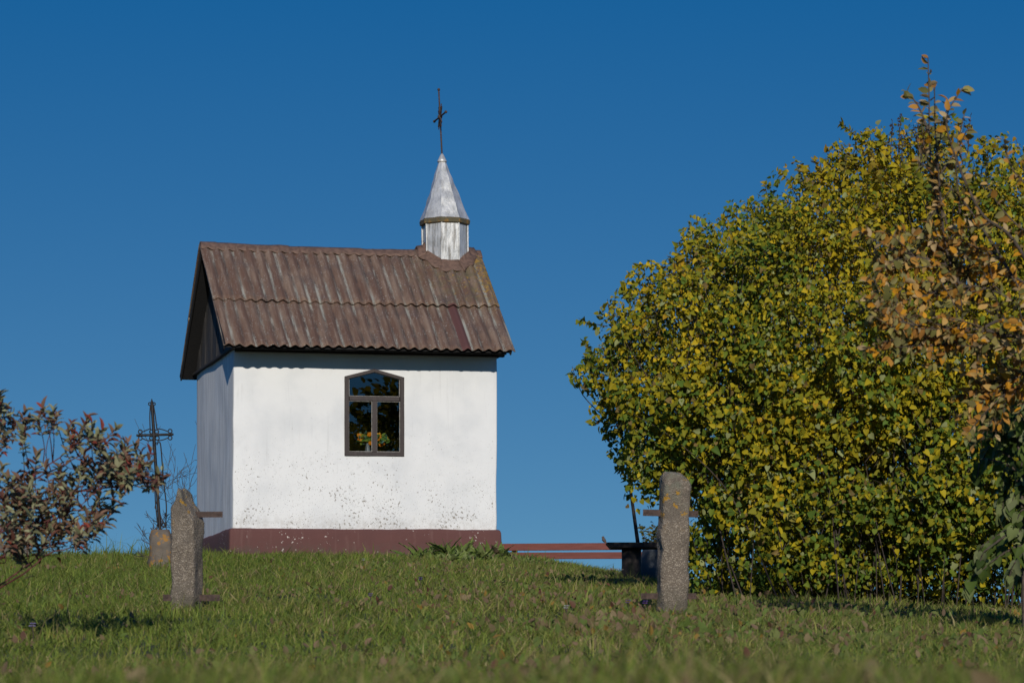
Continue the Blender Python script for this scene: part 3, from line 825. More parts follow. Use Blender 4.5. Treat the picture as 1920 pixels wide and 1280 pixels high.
bm_link('seat_board', bm, M['red_wood'], bench, .004)
for px in (965, 1245):
    bm = bmesh.new(); c = bp(px, 1030); box_bm(bm, c[0] - .045, c[0] + .045, .022, .09, -.4, c[2] + .02); box_bm(bm, c[0] - .045, c[0] + .045, -.25, .02, -.4, bp(px, 1041)[2] - .03)
    bm_link('leg', bm, M['dark_wood'], bench, .004)
bird_p = at(1132, 1018.3, YB)
bird = empty('bird', bird_p, 0, 'small brown bird perched on the red bench plank', 'bird')
bm = bmesh.new()
prof = [(.0, -.05, .055, .004), (.01, -.035, .035, .010), (.0, -.008, .035, .030), (0, .0, .06, .036), (0, -.004, .085, .031), (0, -.010, .102, .020), (0, -.014, .112, .021), (0, -.018, .122, .017), (0, -.022, .131, .008)]
rings_b = []
for (x, y, z, r) in [(0.045, 0, -.012, .005), (.035, 0, .008, .010), (.018, 0, .03, .024), (.004, 0, .052, .030), (-.004, 0, .072, .027), (-.008, 0, .086, .019), (-.010, 0, .096, .020), (-.012, 0, .106, .017), (-.012, 0, .115, .007)]:
    rings_b.append([bm.verts.new((x + r * math.cos(a) * 1.0, r * math.sin(a), z + r * .25 * math.cos(a))) for a in np.linspace(0, 6.283, 10, endpoint=False)])
for r0, r1 in zip(rings_b[:-1], rings_b[1:]):
    for k in range(10): bm.faces.new((r0[k], r0[(k + 1) % 10], r1[(k + 1) % 10], r1[k]))
bm.faces.new(rings_b[0][::-1]); bm.faces.new(rings_b[-1])
bmesh.ops.create_cone(bm, segments=6, radius1=.004, radius2=.0005, depth=.016, cap_ends=True, matrix=Matrix.Translation((-.036, 0, .099)) @ Matrix.Rotation(R(-90), 4, 'Y'))
bm_link('body', bm, M['bird'], bird, 0, True)
tubes('leg', [(np.array([(.0, .01, .03), (.002, .01, .0)]), .0025), (np.array([(.0, -.01, .03), (.002, -.01, .0)]), .0025)], M['iron'], bird, 4)

YT = 38.0
tb = np.array([(1184 - 960) / F * YT, YT, 0]); tb[2] = float(ground_z(tb[0], tb[1]))
table = empty('low_table', tb, 0, 'low dark wooden table on one thick stump in the shade of the bush', 'table')
def tp(px, py, dy=0): p = at(px, py, YT) - tb; p[1] = dy; return p
bm = bmesh.new(); zt = tp(0, 1018)[2]; zb = tp(0, 1028)[2]; x0, x1 = tp(1136, 0)[0], tp(1243, 0)[0]
vs_ = [bm.verts.new(p) for p in ((x0, -.25, zt), (x1, -.25, zt), (x1, .25, zt), (x0, .25, zt), (x0 + .06, -.24, zb), (x1, -.24, zb), (x1, .24, zb), (x0 + .06, .24, zb))]
for f in ((0, 1, 2, 3), (7, 6, 5, 4), (0, 4, 5, 1), (1, 5, 6, 2), (2, 6, 7, 3), (3, 7, 4, 0)): bm.faces.new([vs_[i] for i in f])
bm_link('tabletop', bm, M['dark_wood'], table, .008)
rr = []
for z, r in ((-.25, .15), (.0, .145), (.06, .133), (.2, .128), (zb - .001, .13)):
    rr.append(np.array([((r + .008 * math.sin(k * 2.1)) * math.cos(a), (r + .008 * math.sin(k * 1.7)) * math.sin(a), z) for k, a in enumerate(np.linspace(0, 6.283, 18, endpoint=False))]))
loft('stump', rr, M['dark_wood'], table)
pb = at(1196, 1017.5, 37.9)
pole = tubes('pole', [(np.linspace(pb, at(1177, 880, 37.9), 6), np.linspace(.026, .017, 6))], M['dark_wood'], None, 8)
tag(pole, 'thin dark pole leaning up from the low table into the bush', 'pole')
YS = 39.2
sb = np.array([(1222 - 960) / F * YS, YS, 0]); sb[2] = float(ground_z(sb[0], sb[1]))
bm = bmesh.new(); bmesh.ops.create_icosphere(bm, subdivisions=4, radius=1)
for v in bm.verts:
    c = np.array(v.co[:]); c = np.sign(c) * np.abs(c) ** .75
    c = c * (.16, .16, .36); c += (np.array([vnoise(c + 5, 7), vnoise(c + 15, 7), vnoise(c + 25, 7)]) - .5) * .06; v.co = c + np.array([0, 0, .12])
st = bm_link('boulder', bm, M['grey_stone'], None, 0, True); st.location = sb
tag(st, 'grey rounded stone beside the stump table, half behind the post', 'stone')

# ------------------------------------------------------------------ old wooden fence at the far left
YF = 43.5
fb = np.array([(22 - 960) / F * YF, YF, 0]); fb[2] = float(ground_z(fb[0], fb[1]))
fence = empty('wooden_fence', fb, 0, 'grey weathered wooden fence end behind the red leaved shrub', 'fence')
def fp(px, py, dy=0): p = at(px, py, YF) - fb; p[1] = dy; return p
bm = bmesh.new(); beam_bm(bm, fp(20, 1075), fp(24, 968), .12, .12, up=(0, 1, 0)); bm_link('post', bm, M['old_wood'], fence, .01)
bm = bmesh.new(); beam_bm(bm, fp(-220, 985, -.08), fp(57, 1038, -.08), .05, .13); bm_link('rail', bm, M['old_wood'], fence, .008)
bm = bmesh.new(); beam_bm(bm, fp(-220, 1030, -.08), fp(50, 1055, -.08), .05, .12); bm_link('rail', bm, M['old_wood'], fence, .008)
bm = bmesh.new(); beam_bm(bm, fp(-205, 1075), fp(-205, 965), .12, .12, up=(0, 1, 0)); bm_link('post', bm, M['old_wood'], fence, .01)

# ------------------------------------------------------------------ bare shrub behind the cross
def grow(p, d, length, r, depth, lines, bend=.25, kids=(2, 4), up=.15):
    n = 6; pts = [np.array(p)]; dd = unit(np.array(d, float))
    for i in range(n):
        dd = unit(dd + rng.normal(0, bend / 2, 3) + np.array([0, 0, up / n])); pts.append(pts[-1] + dd * length / n)
    pts = np.array(pts); lines.append((pts, np.linspace(max(r, .004), max(r * .5, .003), n + 1)))
    if depth <= 0: return
    for k in range(rng.integers(kids[0], kids[1] + 1)):
        t = rng.integers(2, n + 1); nd = unit(dd + rng.normal(0, .45, 3))
        grow(pts[t], nd, length * rng.uniform(.45, .7), r * .55, depth - 1, lines, bend, kids, up)
def bare(label, px, Y, stems, group=None):
    b = np.array([(px - 960) / F * Y, Y, 0]); b[2] = float(ground_z(b[0], b[1]))
    lines = []
    for (dx, h, r) in stems:
        grow(np.array([rng.normal(0, .05), rng.normal(0, .05), -.05]), (dx, rng.normal(0, .1), 1), h, r, 3, lines)
    o = tubes('bare_shrub', lines, M['grey_bark'], None, 4); o.location = b
    return tag(o, label, 'shrub', group)
bare('leafless grey shrub growing between the iron cross and the chapel wall', 352, 47.5, [(-.12, 1.35, .014), (.04, 1.3, .012), (-.2, 1.0, .012), (.08, 1.2, .010)])
bare('low leafless bush of thin twigs around the foot of the iron cross', 300, 37.5, [(-.5, .30, .006), (-.3, .36, .006), (.1, .45, .006), (.3, .4, .006)])

# ------------------------------------------------------------------ red-twig dogwood at the left edge
YD = 16.0
db = np.array([(-190 - 960) / F * YD, YD, 0]); db[2] = float(ground_z(db[0], db[1]))
dogwood = empty('dogwood_shrub', db, 0, 'purplish leaved dogwood shrub with red twigs at the left edge', 'shrub')
def dp(px, py, dy=0): return at(px, py, YD + dy) - db
stems, tips = [], []
mains = [[(-190, 1190), (-50, 1128), (35, 1078), (90, 1040), (140, 1022)], [(-190, 1190), (-70, 1118), (10, 1052), (75, 1000), (130, 975)],
         [(-190, 1190), (-60, 1140), (0, 1102), (56, 1060), (90, 1025), (150, 1008)],
         [(-190, 1190), (-90, 1080), (0, 1000), (60, 955), (127, 936), (195, 925), (262, 914), (302, 905)],
         [(-190, 1190), (-120, 1050), (-30, 950), (40, 890), (90, 860), (150, 815)],
         [(-190, 1190), (-150, 1000), (-60, 880), (10, 820), (30, 790)],
         [(-190, 1190), (-130, 1080), (-20, 1010), (70, 970), (140, 960), (185, 958)],
         [(-190, 1190), (-80, 1060), (30, 960), (110, 900), (190, 880), (250, 862)],
         [(-190, 1190), (-170, 950), (-90, 800), (-30, 735), (5, 725)],
         [(-190, 1190), (-100, 1040), (20, 940), (80, 890), (150, 850), (215, 810)]]
skel = []
for i, mpts in enumerate(mains):
    off = (i - 3.5) * .09
    c = curve([dp(x, y, off * min(1, k / 2)) for k, (x, y) in enumerate(mpts)], 6)
    c += np.cumsum(rng.normal(0, .004, c.shape), 0)
    stems.append((c, np.linspace(.0075, .0028, len(c)))); skel.append(c[len(c) // 3:]); tips.append(c[-1])
skel = np.concatenate(skel)
blobs = [(60, 900, 75, 55, 22), (170, 895, 80, 45, 34), (90, 960, 105, 50, 40), (30, 930, 60, 60, 22), (110, 992, 80, 14, 7), (55, 1000, 75, 32, 18), (15, 1035, 30, 20, 5), (40, 800, 45, 40, 15), (150, 805, 30, 24, 12), (210, 830, 38, 28, 15), (250, 862, 48, 24, 17), (300, 893, 16, 14, 5),
         (40, 1000, 55, 25, 9), (155, 985, 60, 22, 12), (195, 955, 25, 20, 6), (-60, 930, 60, 120, 14), (-60, 800, 50, 60, 8), (5, 745, 14, 18, 5), (90, 775, 20, 12, 5), (215, 870, 60, 25, 12)]
P, T, N, S, Cc = [], [], [], [], []
dcols = [(.21, .21, .10), (.30, .29, .16), (.22, .125, .075), (.27, .155, .10), (.15, .06, .042), (.25, .19, .11), (.27, .055, .035), (.40, .40, .22)]
for bx, by, rx, ry, cnt in blobs:
    for k in range(max(3, int(cnt * .82))):
        while True:
            q = rng.uniform(-1, 1, 2)
            if q @ q < 1: break
        tip = dp(bx + rx * q[0], by + ry * q[1], rng.normal(0, .28))
        dist = np.linalg.norm(skel - tip, axis=1) + np.maximum(0, skel[:, 0] - tip[0]) * .8 + np.maximum(0, skel[:, 2] - tip[2]) * .4
        s0 = skel[np.argmin(dist)]
        mid = (s0 + tip) / 2 + np.array([0, 0, -.03]) + rng.normal(0, .02, 3)
        c = curve([s0, mid, tip], 5); stems.append((c, np.linspace(.0035, .0018, len(c))))
        ax = unit(c[-1] - c[-3] + np.array([0, 0, .03]))
        npair = rng.integers(5, 9); tone = rng.random()
        for j in range(npair):
            pos = tip - ax * (.020 * j)
            for sgn in (-1, 1):
                a = j * 1.57 + rng.normal(0, .35)
                s1 = unit(np.cross(ax, (0.3, 1, .2))); s2 = np.cross(ax, s1)
                side = (s1 * math.cos(a) + s2 * math.sin(a)) * sgn
                op = .35 + .17 * j
                td = unit(ax + side * op * 1.5 + np.array([0, 0, -.10 * j]) + rng.normal(0, .15, 3))
                P.append(pos); T.append(td); N.append(unit(np.cross(np.cross(td, ax), td) + rng.normal(0, .3, 3) + np.array([0, -.45, .5])))
                S.append(rng.uniform(.042, .078) * (1 - .03 * j))
                ci = rng.choice(8, p=[.16, .13, .22, .17, .13, .10, .05, .04] if tone < .65 else [.28, .27, .08, .07, .06, .10, .03, .11])
                Cc.append(np.array(dcols[ci]) * rng.uniform(.75, 1.2))
tubes('stem', stems, M['red_bark'], dogwood, 5)
link('leaves', leaf_mesh('leaves', A(P), A(T), A(N), A(S), A(Cc), ELLIP), M['leaf'], dogwood)

# ------------------------------------------------------------------ lilac
YC = 24.6; sc = YC / F
lb = np.array([(1560 - 960) / F * YC, YC, 0]); lb[2] = float(ground_z(lb[0], lb[1]))
lilac = empty('lilac_bush', lb, 0, 'big rounded lilac bush with dense yellow green autumn leaves', 'bush')
ELLB = [(1275, 640, 115, 105, 1.2), (1400, 620, 170, 190, 1.9), (1540, 620, 200, 240, 1.7), (1660, 600, 230, 250, 1.9), (1345, 820, 110, 160, 1.2), (1600, 900, 210, 200, 1.7)]  # unseen rear lobes, added so the bush shades the low table
YBK = 31.5
ELL = [(1350, 720, 226, 226, 1.25), (1570, 655, 275, 288, 1.7), (1770, 595, 265, 275, 1.6), (1490, 930, 225, 200, 1.35), (1760, 900, 260, 235, 1.5), (1765, 350, 75, 120, .45), (1160, 690, 75, 60, .4), (1245, 830, 105, 105, .6), (1292, 552, 104, 92, .6), (1950, 560, 170, 250, 1.4), (2050, 880, 180, 230, 1.3), (1560, 360, 55, 60, .4), (1440, 432, 85, 70, .5), (1200, 925, 35, 40, .3), (1375, 1010, 90, 105, .6), (1218, 540, 52, 52, .45), (1318, 438, 44, 42, .4), (1378, 415, 40, 40, .4), (1480, 345, 45, 48, .4), (1640, 300, 60, 62, .45), (1110, 700, 42, 32, .3), (1150, 610, 42, 45, .35), (1860, 300, 70, 50, .45), (1700, 275, 40, 55, .3), (1160, 790, 40, 40, .3), (1570, 305, 30, 45, .3), (1720, 258, 35, 38, .3), (1792, 270, 42, 45, .3), (1440, 1068, 120, 55, .6), (1600, 1080, 130, 52, .7), (1780, 1085, 140, 52, .7), (1352, 1062, 72, 55, .5), (1910, 1075, 120, 70, .7), (1318, 1030, 45, 85, .4), (1500, 1045, 170, 85, 1.0), (1690, 1050, 190, 78, 1.0)]
cen = A([at(x, y, YC) for x, y, *_ in ELL] + [at(x, y, YBK) for x, y, *_ in ELLB]); rad = A([(rx * sc, dy, ry * sc) for _, _, rx, ry, dy in ELL] + [(rx * YBK / F, dy, ry * YBK / F) for _, _, rx, ry, dy in ELLB])
def dens(p):
    q = np.sqrt((((p[:, None] - cen[None]) / rad[None]) ** 2).sum(-1)); k = q.argmin(1)
    return q[np.arange(len(p)), k], k
NL = 4200000
lo = (cen - rad).min(0) - .1; hi = (cen + rad).max(0) + .1
P = rng.uniform(lo, hi, (NL, 3)); q, kk = dens(P)
Pk = q < 1.25; P = P[Pk]; q = q[Pk]; kk = kk[Pk]; NL = len(P)
rough = (vnoise(P, 1.7) - .5) * .24 + (vnoise(P, 4.5) - .5) * .26
# thickness measured in metres below the surface so large lobes do not fill
depth = (1 + rough - q) * rad[kk].min(1)
gz = ground_z(P[:, 0], P[:, 1])
clump = vnoise(P + 7, 3.2)
prob = np.where(depth > 0, np.exp(-np.maximum(depth - .22, 0) / .45), 0)
prob *= sstep(.28, .60, clump) * .9 + .10
prob *= np.where(P[:, 1] < YC + .4, 1.0, np.where(P[:, 1] < YC + 2, .45, .30))
height = P[:, 2] - gz
prob *= sstep(.03, .12, height) * (.85 + .15 * sstep(.2, 1.0, height))
pixx = P[:, 0] / P[:, 1] * F + 960; pixy = HOR - (P[:, 2] - CZ) / P[:, 1] * F
prob *= np.where((pixx < 1280) & (pixy > 985), 0, 1)
prob *= np.where((pixx > 1850) & (pixy > 1040), .6, 1)
prob *= np.where(pixx > 2100, .4, 1)
keep = rng.random(NL) < prob * .56
P = P[keep]; kk = kk[keep]; depth = depth[keep]; height = height[keep]; pixx = pixx[keep]; pixy = pixy[keep]
print('lilac leaves', len(P))
out = unit((P - cen[kk]) / rad[kk] ** 2)
n = len(P)
N = unit(out * .7 + np.array([0, -.5, .5]) + rng.normal(0, .7, (n, 3)))
T = unit(out * .45 + np.array([0, 0, -.6]) + rng.normal(0, .7, (n, 3)))
S = .026 + .038 * rng.random(n) ** 1.5 + np.where(rng.random(n) < .07, .022, 0)
S *= np.where(pixy < 700, .86, 1)
pal = A([(.155, .20, .022), (.265, .245, .018), (.43, .335, .016), (.56, .39, .016), (.105, .17, .026), (.31, .33, .13), (.46, .27, .022), (.22, .15, .05)])
# tone drifts through the bush: yellower and more orange towards the top, greener low
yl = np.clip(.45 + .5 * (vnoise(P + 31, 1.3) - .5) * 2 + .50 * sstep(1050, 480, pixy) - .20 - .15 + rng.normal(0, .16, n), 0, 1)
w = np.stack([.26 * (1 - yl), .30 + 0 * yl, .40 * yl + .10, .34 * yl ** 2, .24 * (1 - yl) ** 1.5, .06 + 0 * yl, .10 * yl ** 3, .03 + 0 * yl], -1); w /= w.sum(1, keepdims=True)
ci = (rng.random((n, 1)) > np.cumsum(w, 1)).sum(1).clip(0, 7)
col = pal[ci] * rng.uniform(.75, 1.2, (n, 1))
stems = []
q_, _k = dens(P); surf = np.where((np.abs(depth) < .16) & (height > .5) & (pixx < 2000))[0]
shoots = rng.choice(surf, 420, replace=False); SP, ST, SN, SS, SCc = [], [], [], [], []
for i_s in shoots:
    p0 = P[i_s]; o_ = unit((p0 - cen[kk[i_s]]) / rad[kk[i_s]] ** 2); d_ = unit(o_ + rng.normal(0, .35, 3) + np.array([0, 0, .35])); ln_ = rng.uniform(.10, .28) * (.6 if pixx[i_s] < 1350 else 1)
    if (pixx[i_s] < 1320 and pixy[i_s] > 930) or (pixx[i_s] < 1300 and pixy[i_s] < 440): continue
    c = curve([p0 - o_ * .12, p0 + d_ * ln_ * .5, p0 + d_ * ln_ + np.array([0, 0, .02])], 4); stems.append((c - lb, np.linspace(.0045, .0018, len(c))))
    base_c = col[i_s]
    for s_ in np.linspace(.15, 1, int(ln_ / .028)):
        p = p0 + d_ * ln_ * s_
        for sg in (-1, 1):
            sd = unit(np.cross(d_, rng.normal(0, 1, 3))) * sg
            SP.append(p); ST.append(unit(d_ * .5 + sd + np.array([0, 0, -.35]))); SN.append(unit(np.array([0, -.4, .6]) + rng.normal(0, .6, 3))); SS.append(rng.uniform(.035, .068)); SCc.append(.5 * base_c * rng.uniform(.8, 1.2) + .5 * pal[rng.choice(8, p=[.18, .2, .2, .16, .08, .08, .07, .03])])
link('foliage', leaf_mesh('foliage', np.concatenate([P, A(SP)]) - lb, np.concatenate([T, A(ST)]), np.concatenate([N, A(SN)]), np.concatenate([S, A(SS)]), np.concatenate([col, A(SCc)]), HEART), M['leaf'], lilac)
sel = rng.choice(n, 1100, replace=False)
for i in range(190):
    e = P[sel[i]]; bx = lb[0] + rng.uniform(-1.25, 2.6); by = YC + rng.uniform(-1.0, 1.2)
    bx = .2 * bx + .8 * np.clip(e[0], lb[0] - 1.05, lb[0] + 3)
    b0 = np.array([bx, by, float(ground_z(bx, by)) - .05])
    m1 = b0 + (e - b0) * .35 + np.array([(rng.random() - .5) * .2, 0, .35]); m2 = b0 + (e - b0) * .7 + np.array([0, 0, .25])
    c = curve([b0, m1, m2, e], 5); stems.append((c - lb, np.linspace(rng.uniform(.004, .009), .0025, len(c))))
for i in range(190, 1100):
    e = P[sel[i]]; o_ = unit((e - cen[kk[sel[i]]]) / rad[kk[sel[i]]] ** 2)
    s0 = e - o_ * rng.uniform(.2, .45) + np.array([0, 0, -rng.uniform(.1, .3)])
    if dens(s0[None])[0][0] > .95: continue
    c = curve([s0, (s0 + e) / 2 + rng.normal(0, .04, 3), e + o_ * .03], 4)
    stems.append((c - lb, np.linspace(.006, .0025, len(c))))
near = np.where((P[:, 1] < YC + .3) & (depth < .35) & (depth > 0))[0]
for i in rng.choice(near, 1500, replace=False):      # fine twigs showing between the leaves
    d_ = unit(rng.normal(0, .6, 3) + np.array([0, -.2, .8])); ln_ = rng.uniform(.15, .5); e = P[i]
    if dens((e - d_ * ln_)[None])[0][0] > .95 or dens((e - d_ * ln_ * .5)[None])[0][0] > .97: continue
    c = curve([e - d_ * ln_, e - d_ * ln_ * .5 + rng.normal(0, .025, 3), e], 4); stems.append((c - lb, np.linspace(.0042, .002, len(c))))
tubes('stem', stems, M['dark_bark'], lilac, 5)
# dry seed heads on the top shoots
for (px, py) in [(1668, 260), (1673, 225), (1690, 213), (1700, 245), (1715, 238), (1722, 232), (1800, 225), (1820, 215), (1662, 290), (1690, 255), (1735, 240), (1808, 235)]:
    P2, T2, N2, S2, C2 = [], [], [], [], []
    top = at(px, py, 24.2 + rng.normal(0, .15)); b0 = top + np.array([rng.normal(0, .05), .05, -.32]); c = curve([b0, (b0 + top) / 2 + rng.normal(0, .02, 3), top], 5)
    stalk = tubes('seed_stalk', [(c - lb, np.linspace(.005, .002, len(c)))], M['bark'], lilac, 4)
    for j in range(16):
        t = rng.uniform(.45, 1); p = b0 + (top - b0) * t + rng.normal(0, .018, 3) * (1.3 - t)
        P2.append(p - lb); T2.append((rng.normal(), rng.normal(), rng.normal() + .8)); N2.append((rng.normal(), -1, .3)); S2.append(rng.uniform(.015, .03)); C2.append((.055, .03, .022))
    link('dry_sprays', leaf_mesh('seed_head', A(P2), A(T2), A(N2), A(S2), A(C2), OVATE), M['leaf'], stalk)

# ------------------------------------------------------------------ apple tree leaning in from the right
YA = 17.0
ab = np.array([(2260 - 960) / F * YA, YA, 0]); ab[2] = float(ground_z(ab[0], ab[1]))
apple = empty('apple_tree', ab, 0, 'young fruit tree with orange brown leaves reaching in from the right', 'tree')
def ap(px, py, dy=0): return at(px, py, YA + dy) - ab
limbs = [[(2260, 1230), (2230, 1000), (2120, 780), (1960, 640), (1820, 560), (1770, 450), (1745, 300), (1742, 180), (1740, 108)],
         [(2230, 1000), (2150, 740), (2020, 600), (1900, 520), (1790, 500), (1700, 480), (1630, 515)],
         [(2230, 1000), (2120, 780), (1980, 660), (1850, 620), (1720, 610), (1610, 575)],
         [(2230, 1000), (2160, 700), (2060, 500), (1960, 380), (1900, 320), (1882, 262)],
         [(1960, 640), (1880, 600), (1800, 640), (1700, 640), (1640, 560)],
         [(2120, 780), (2000, 720), (1930, 700), (1890, 720), (1880, 770)],
         [(2230, 1000), (2160, 640), (2040, 420), (1990, 380), (1950, 330), (1925, 300)],
         [(2120, 780), (1990, 600), (1900, 450), (1840, 400), (1790, 290), (1775, 220), (1805, 165)],
         [(2020, 600), (1930, 560), (1870, 480), (1830, 470), (1800, 440)],
         [(1900, 520), (1850, 440), (1800, 370), (1755, 330), (1720, 300)],
         [(2000, 720), (1940, 600), (1850, 540), (1770, 545), (1720, 560)],
         [(2020, 600), (1960, 470), (1905, 420), (1870, 380), (1850, 340)],
         [(1742, 250), (1722, 200), (1700, 172)], [(1770, 450), (1762, 350), (1754, 250), (1752, 165)], [(1775, 420), (1738, 300), (1728, 232)], [(1800, 400), (1793, 300), (1812, 245)], [(1760, 380), (1755, 300), (1768, 240), (1778, 190)], [(1760, 330), (1790, 285), (1808, 215)]]
lines = []; P, T, N, S, Cc = [], [], [], [], []
acols = A([(.50, .24, .045), (.54, .33, .10), (.62, .29, .02), (.34, .28, .08), (.17, .16, .045), (.36, .17, .04), (.52, .37, .18), (.27, .24, .09)])
def leaf_shoot(c, rate, skip=.35, opening=.9, size=(.042, .074), pal_=acols, pr=None, lists=None):
    P, T, N, S, Cc = lists
    seg = np.linalg.norm(np.diff(c, axis=0), axis=1); L = np.concatenate([[0], np.cumsum(seg)]); tot = L[-1]
    d = np.arange(tot * skip, tot, rate); d = np.append(d, tot)
    for s_ in d:
        i = min(np.searchsorted(L, s_), len(c) - 1); i = max(i, 1)
        p = c[i - 1] + (c[i] - c[i - 1]) * ((s_ - L[i - 1]) / max(seg[i - 1], 1e-6)); ax = unit(c[i] - c[i - 1])
        for _ in range(rng.integers(1, 3)):
            sd = unit(np.cross(ax, rng.normal(0, 1, 3)))
            td = unit(ax * .5 + sd * opening + np.array([0, 0, -.2]) + rng.normal(0, .2, 3))
            P.append(p); T.append(td); N.append(unit(np.array([0, -.55, .6]) + rng.normal(0, .6, 3))); S.append(rng.uniform(*size)); Cc.append(pal_[rng.choice(len(pal_), p=pr)] * rng.uniform(.75, 1.2))
lists = (P, T, N, S, Cc)
for k, lp in enumerate(limbs):
    dy = rng.normal(0, .35)
    c = curve([ap(x, y, dy * min(1, j / 3)) for j, (x, y) in enumerate(lp)], 6)
    big = k < 8
    lines.append((c, np.linspace((.014 if big else .008), .003, len(c))))
    leaf_shoot(c, .034, (.38 if k == 0 else .5) if big else .15, lists=lists)
    for j in range(25 if big else 10):      # side shoots
        i = rng.integers(int(len(c) * .45), len(c) - 2)
        d = unit(unit(c[i + 1] - c[i]) + rng.normal(0, .6, 3) * (1, .7, 1) + np.array([-.1, 0, .15]))
        ln_ = rng.uniform(.15, .42); e = c[i] + d * ln_
        px_ = (e + ab)[0] / (e + ab)[1] * F + 960
        py_ = HOR - ((e + ab)[2] - CZ) / (e + ab)[1] * F
        if px_ < 1600 or py_ < 400 + (60 if px_ > 1830 else 0): continue
        c2 = curve([c[i], c[i] + d * ln_ * .5 + rng.normal(0, .02, 3), e], 5); lines.append((c2, np.linspace(.005, .002, len(c2))))
        leaf_shoot(c2, .025, .2, lists=lists)
tubes('trunk', lines, M['bark'], apple, 6)
link('leaves', leaf_mesh('leaves', A(P), A(T), A(N), A(S), A(Cc), OVATE), M['leaf'], apple)

# ------------------------------------------------------------------ darker green shrub at the right edge
YV = 18.5
vb = np.array([(2010 - 960) / F * YV, YV, 0]); vb[2] = float(ground_z(vb[0], vb[1]))
vib = empty('green_shrub', vb, 0, 'dark green broad leaved shrub drooping at the right edge', 'shrub')
lines = []; lists = ([], [], [], [], [])
gcols = A([(.10, .15, .028), (.13, .18, .035), (.21, .25, .085), (.26, .29, .13), (.07, .11, .025)])
for k in range(46):
    tx = rng.uniform(1815, 2080); ty = rng.uniform(760, 1090) + max(0, (1850 - tx)) * .6
    tip = at(tx, ty, YV + rng.normal(0, .35)) - vb
    b0 = np.array([rng.normal(0, .15), rng.normal(0, .15), -.05]); m1 = b0 + (tip - b0) * .5 + np.array([.05, 0, .45])
    c = curve([b0, m1, tip + np.array([0.06, 0, .12]), tip], 6); lines.append((c, np.linspace(.014, .003, len(c))))
    leaf_shoot(c, .05, .55, size=(.055, .100), pal_=gcols * .85, lists=lists, opening=.7)
P, T, N, S, Cc = map(A, lists); T = unit(T + np.array([0, 0, -.7]))
tubes('stem', lines, M['bark'], vib, 5)
link('leaves', leaf_mesh('leaves', P, T, N, S, Cc, HEART), M['leaf'], vib)

# small bush far behind the right post
YQ = 43.0
qb = np.array([(1222 - 960) / F * YQ, YQ, 0]); qb[2] = float(ground_z(qb[0], qb[1]))
small = empty('small_bush', qb, 0, 'small thin leaved bush showing behind the right concrete post', 'bush')
lines = []; lists = ([], [], [], [], [])
for k in range(26):
    tip = at(rng.uniform(1197, 1262), rng.uniform(975, 1015), YQ + rng.normal(0, .12)) - qb; c = curve([np.array([rng.normal(0, .05), 0, -.05]), tip * (.4, .5, .6), tip], 5)
    lines.append((c, np.linspace(.008, .002, len(c)))); leaf_shoot(c, .05, .45, size=(.05, .075), pal_=A([(.09, .10, .02), (.13, .11, .02), (.07, .075, .025)]), lists=lists)
tubes('stem', lines, M['bark'], small, 4)
link('leaves', leaf_mesh('leaves', *map(A, lists), OVATE), M['leaf'], small)

# tall tree beyond the right edge of the view: the window mirrors its crown
rb = np.array([12.4, 20.0, 0]); rb[2] = float(ground_z(rb[0], rb[1]))
mirror = empty('tall_tree', rb, 0, 'tall dark tree whose crown is mirrored in the chapel window', 'tree')
n = 5200; dq = unit(rng.normal(0, 1, (n, 3))) * rng.uniform(.45, 1.0, (n, 1)) ** .6
P = dq * (2.5, 2.5, 2.7) * (1 + (vnoise(dq * 3 + 5, 1.3) - .5)[:, None] * .7) + np.array([-.25, 0, 6.55 - rb[2]])
link('crown', leaf_mesh('crown', P, dq + (0, 0, -.4), unit(dq + rng.normal(0, .5, (n, 3))), rng.uniform(.14, .24, n), pal[rng.choice(5, n)] * .6, HEART), M['leaf'], mirror)
tubes('trunk', [(curve([(0, 0, -.2), (.1, 0, 2.5), (0, 0, 6.5)], 6), np.linspace(.16, .05, 11))] + [(curve([(0, 0, z), (dx * .6, dy * .6, z + .8), (dx, dy, z + 1.4)], 5), np.linspace(.06, .015, 9)) for z, dx, dy in ((2.4, 1.5, .2), (2.9, -1.4, .5), (3.4, .3, -1.5), (3.8, -.4, 1.4))], M['bark'], mirror, 8)

# ------------------------------------------------------------------ lawn: grass blades, broad leaved weeds
def lawn_points(y0, y1, per_m2, margin=.6):
    a = (y1 ** 2 - y0 ** 2) * .182 + 2 * margin * (y1 - y0); n = int(a * per_m2)
    Y = np.sqrt(rng.uniform(y0 ** 2, y1 ** 2, n)); X = rng.uniform(-1, 1, n) * (.182 * Y + margin)
    return X, Y
def outside_chapel(X, Y, pad=.07):
    dx, dy = X - PX, Y - PY; c, s = math.cos(YAW), math.sin(YAW); u = dx * c + dy * s; v = -dx * s + dy * c
    return ~((u > -pad) & (u < W_ + pad) & (v > -pad) & (v < L_ + pad))
Xs, Ys = [], []
for y0, y1, d in ((3.2, 7.5, 2600), (7.5, 13, 1700), (13, 20, 900), (20, 30, 520), (30, 48, 420)):
    x, y = lawn_points(y0, y1, d); Xs.append(x); Ys.append(y)
X = np.concatenate(Xs); Y = np.concatenate(Ys); k = outside_chapel(X, Y); X, Y = X[k], Y[k]
n = len(X); print('grass', n)
p2 = np.stack([X, Y, X * 0], -1)
patch = vnoise(p2, .45); patch2 = vnoise(p2 + 50, 1.6); tuft = vnoise(p2 + 90, 4)
pxg = X / Y * F + 960
lush = np.clip(sstep(900, 300, pxg) * sstep(17, 24, Y) + sstep(36, 42, Y) * .6, 0, 1)
H = (.036 + .04 * patch2 + .075 * tuft ** 3) * rng.uniform(.55, 1.35, n) * (1 + .35 * lush)
H *= np.where(rng.random(n) < .03, 1.7, 1)
crest = sstep(40, 44, Y) * sstep(420, 330, pxg); H *= 1 + crest * np.where(rng.random(n) < .06, 2.2, .1)
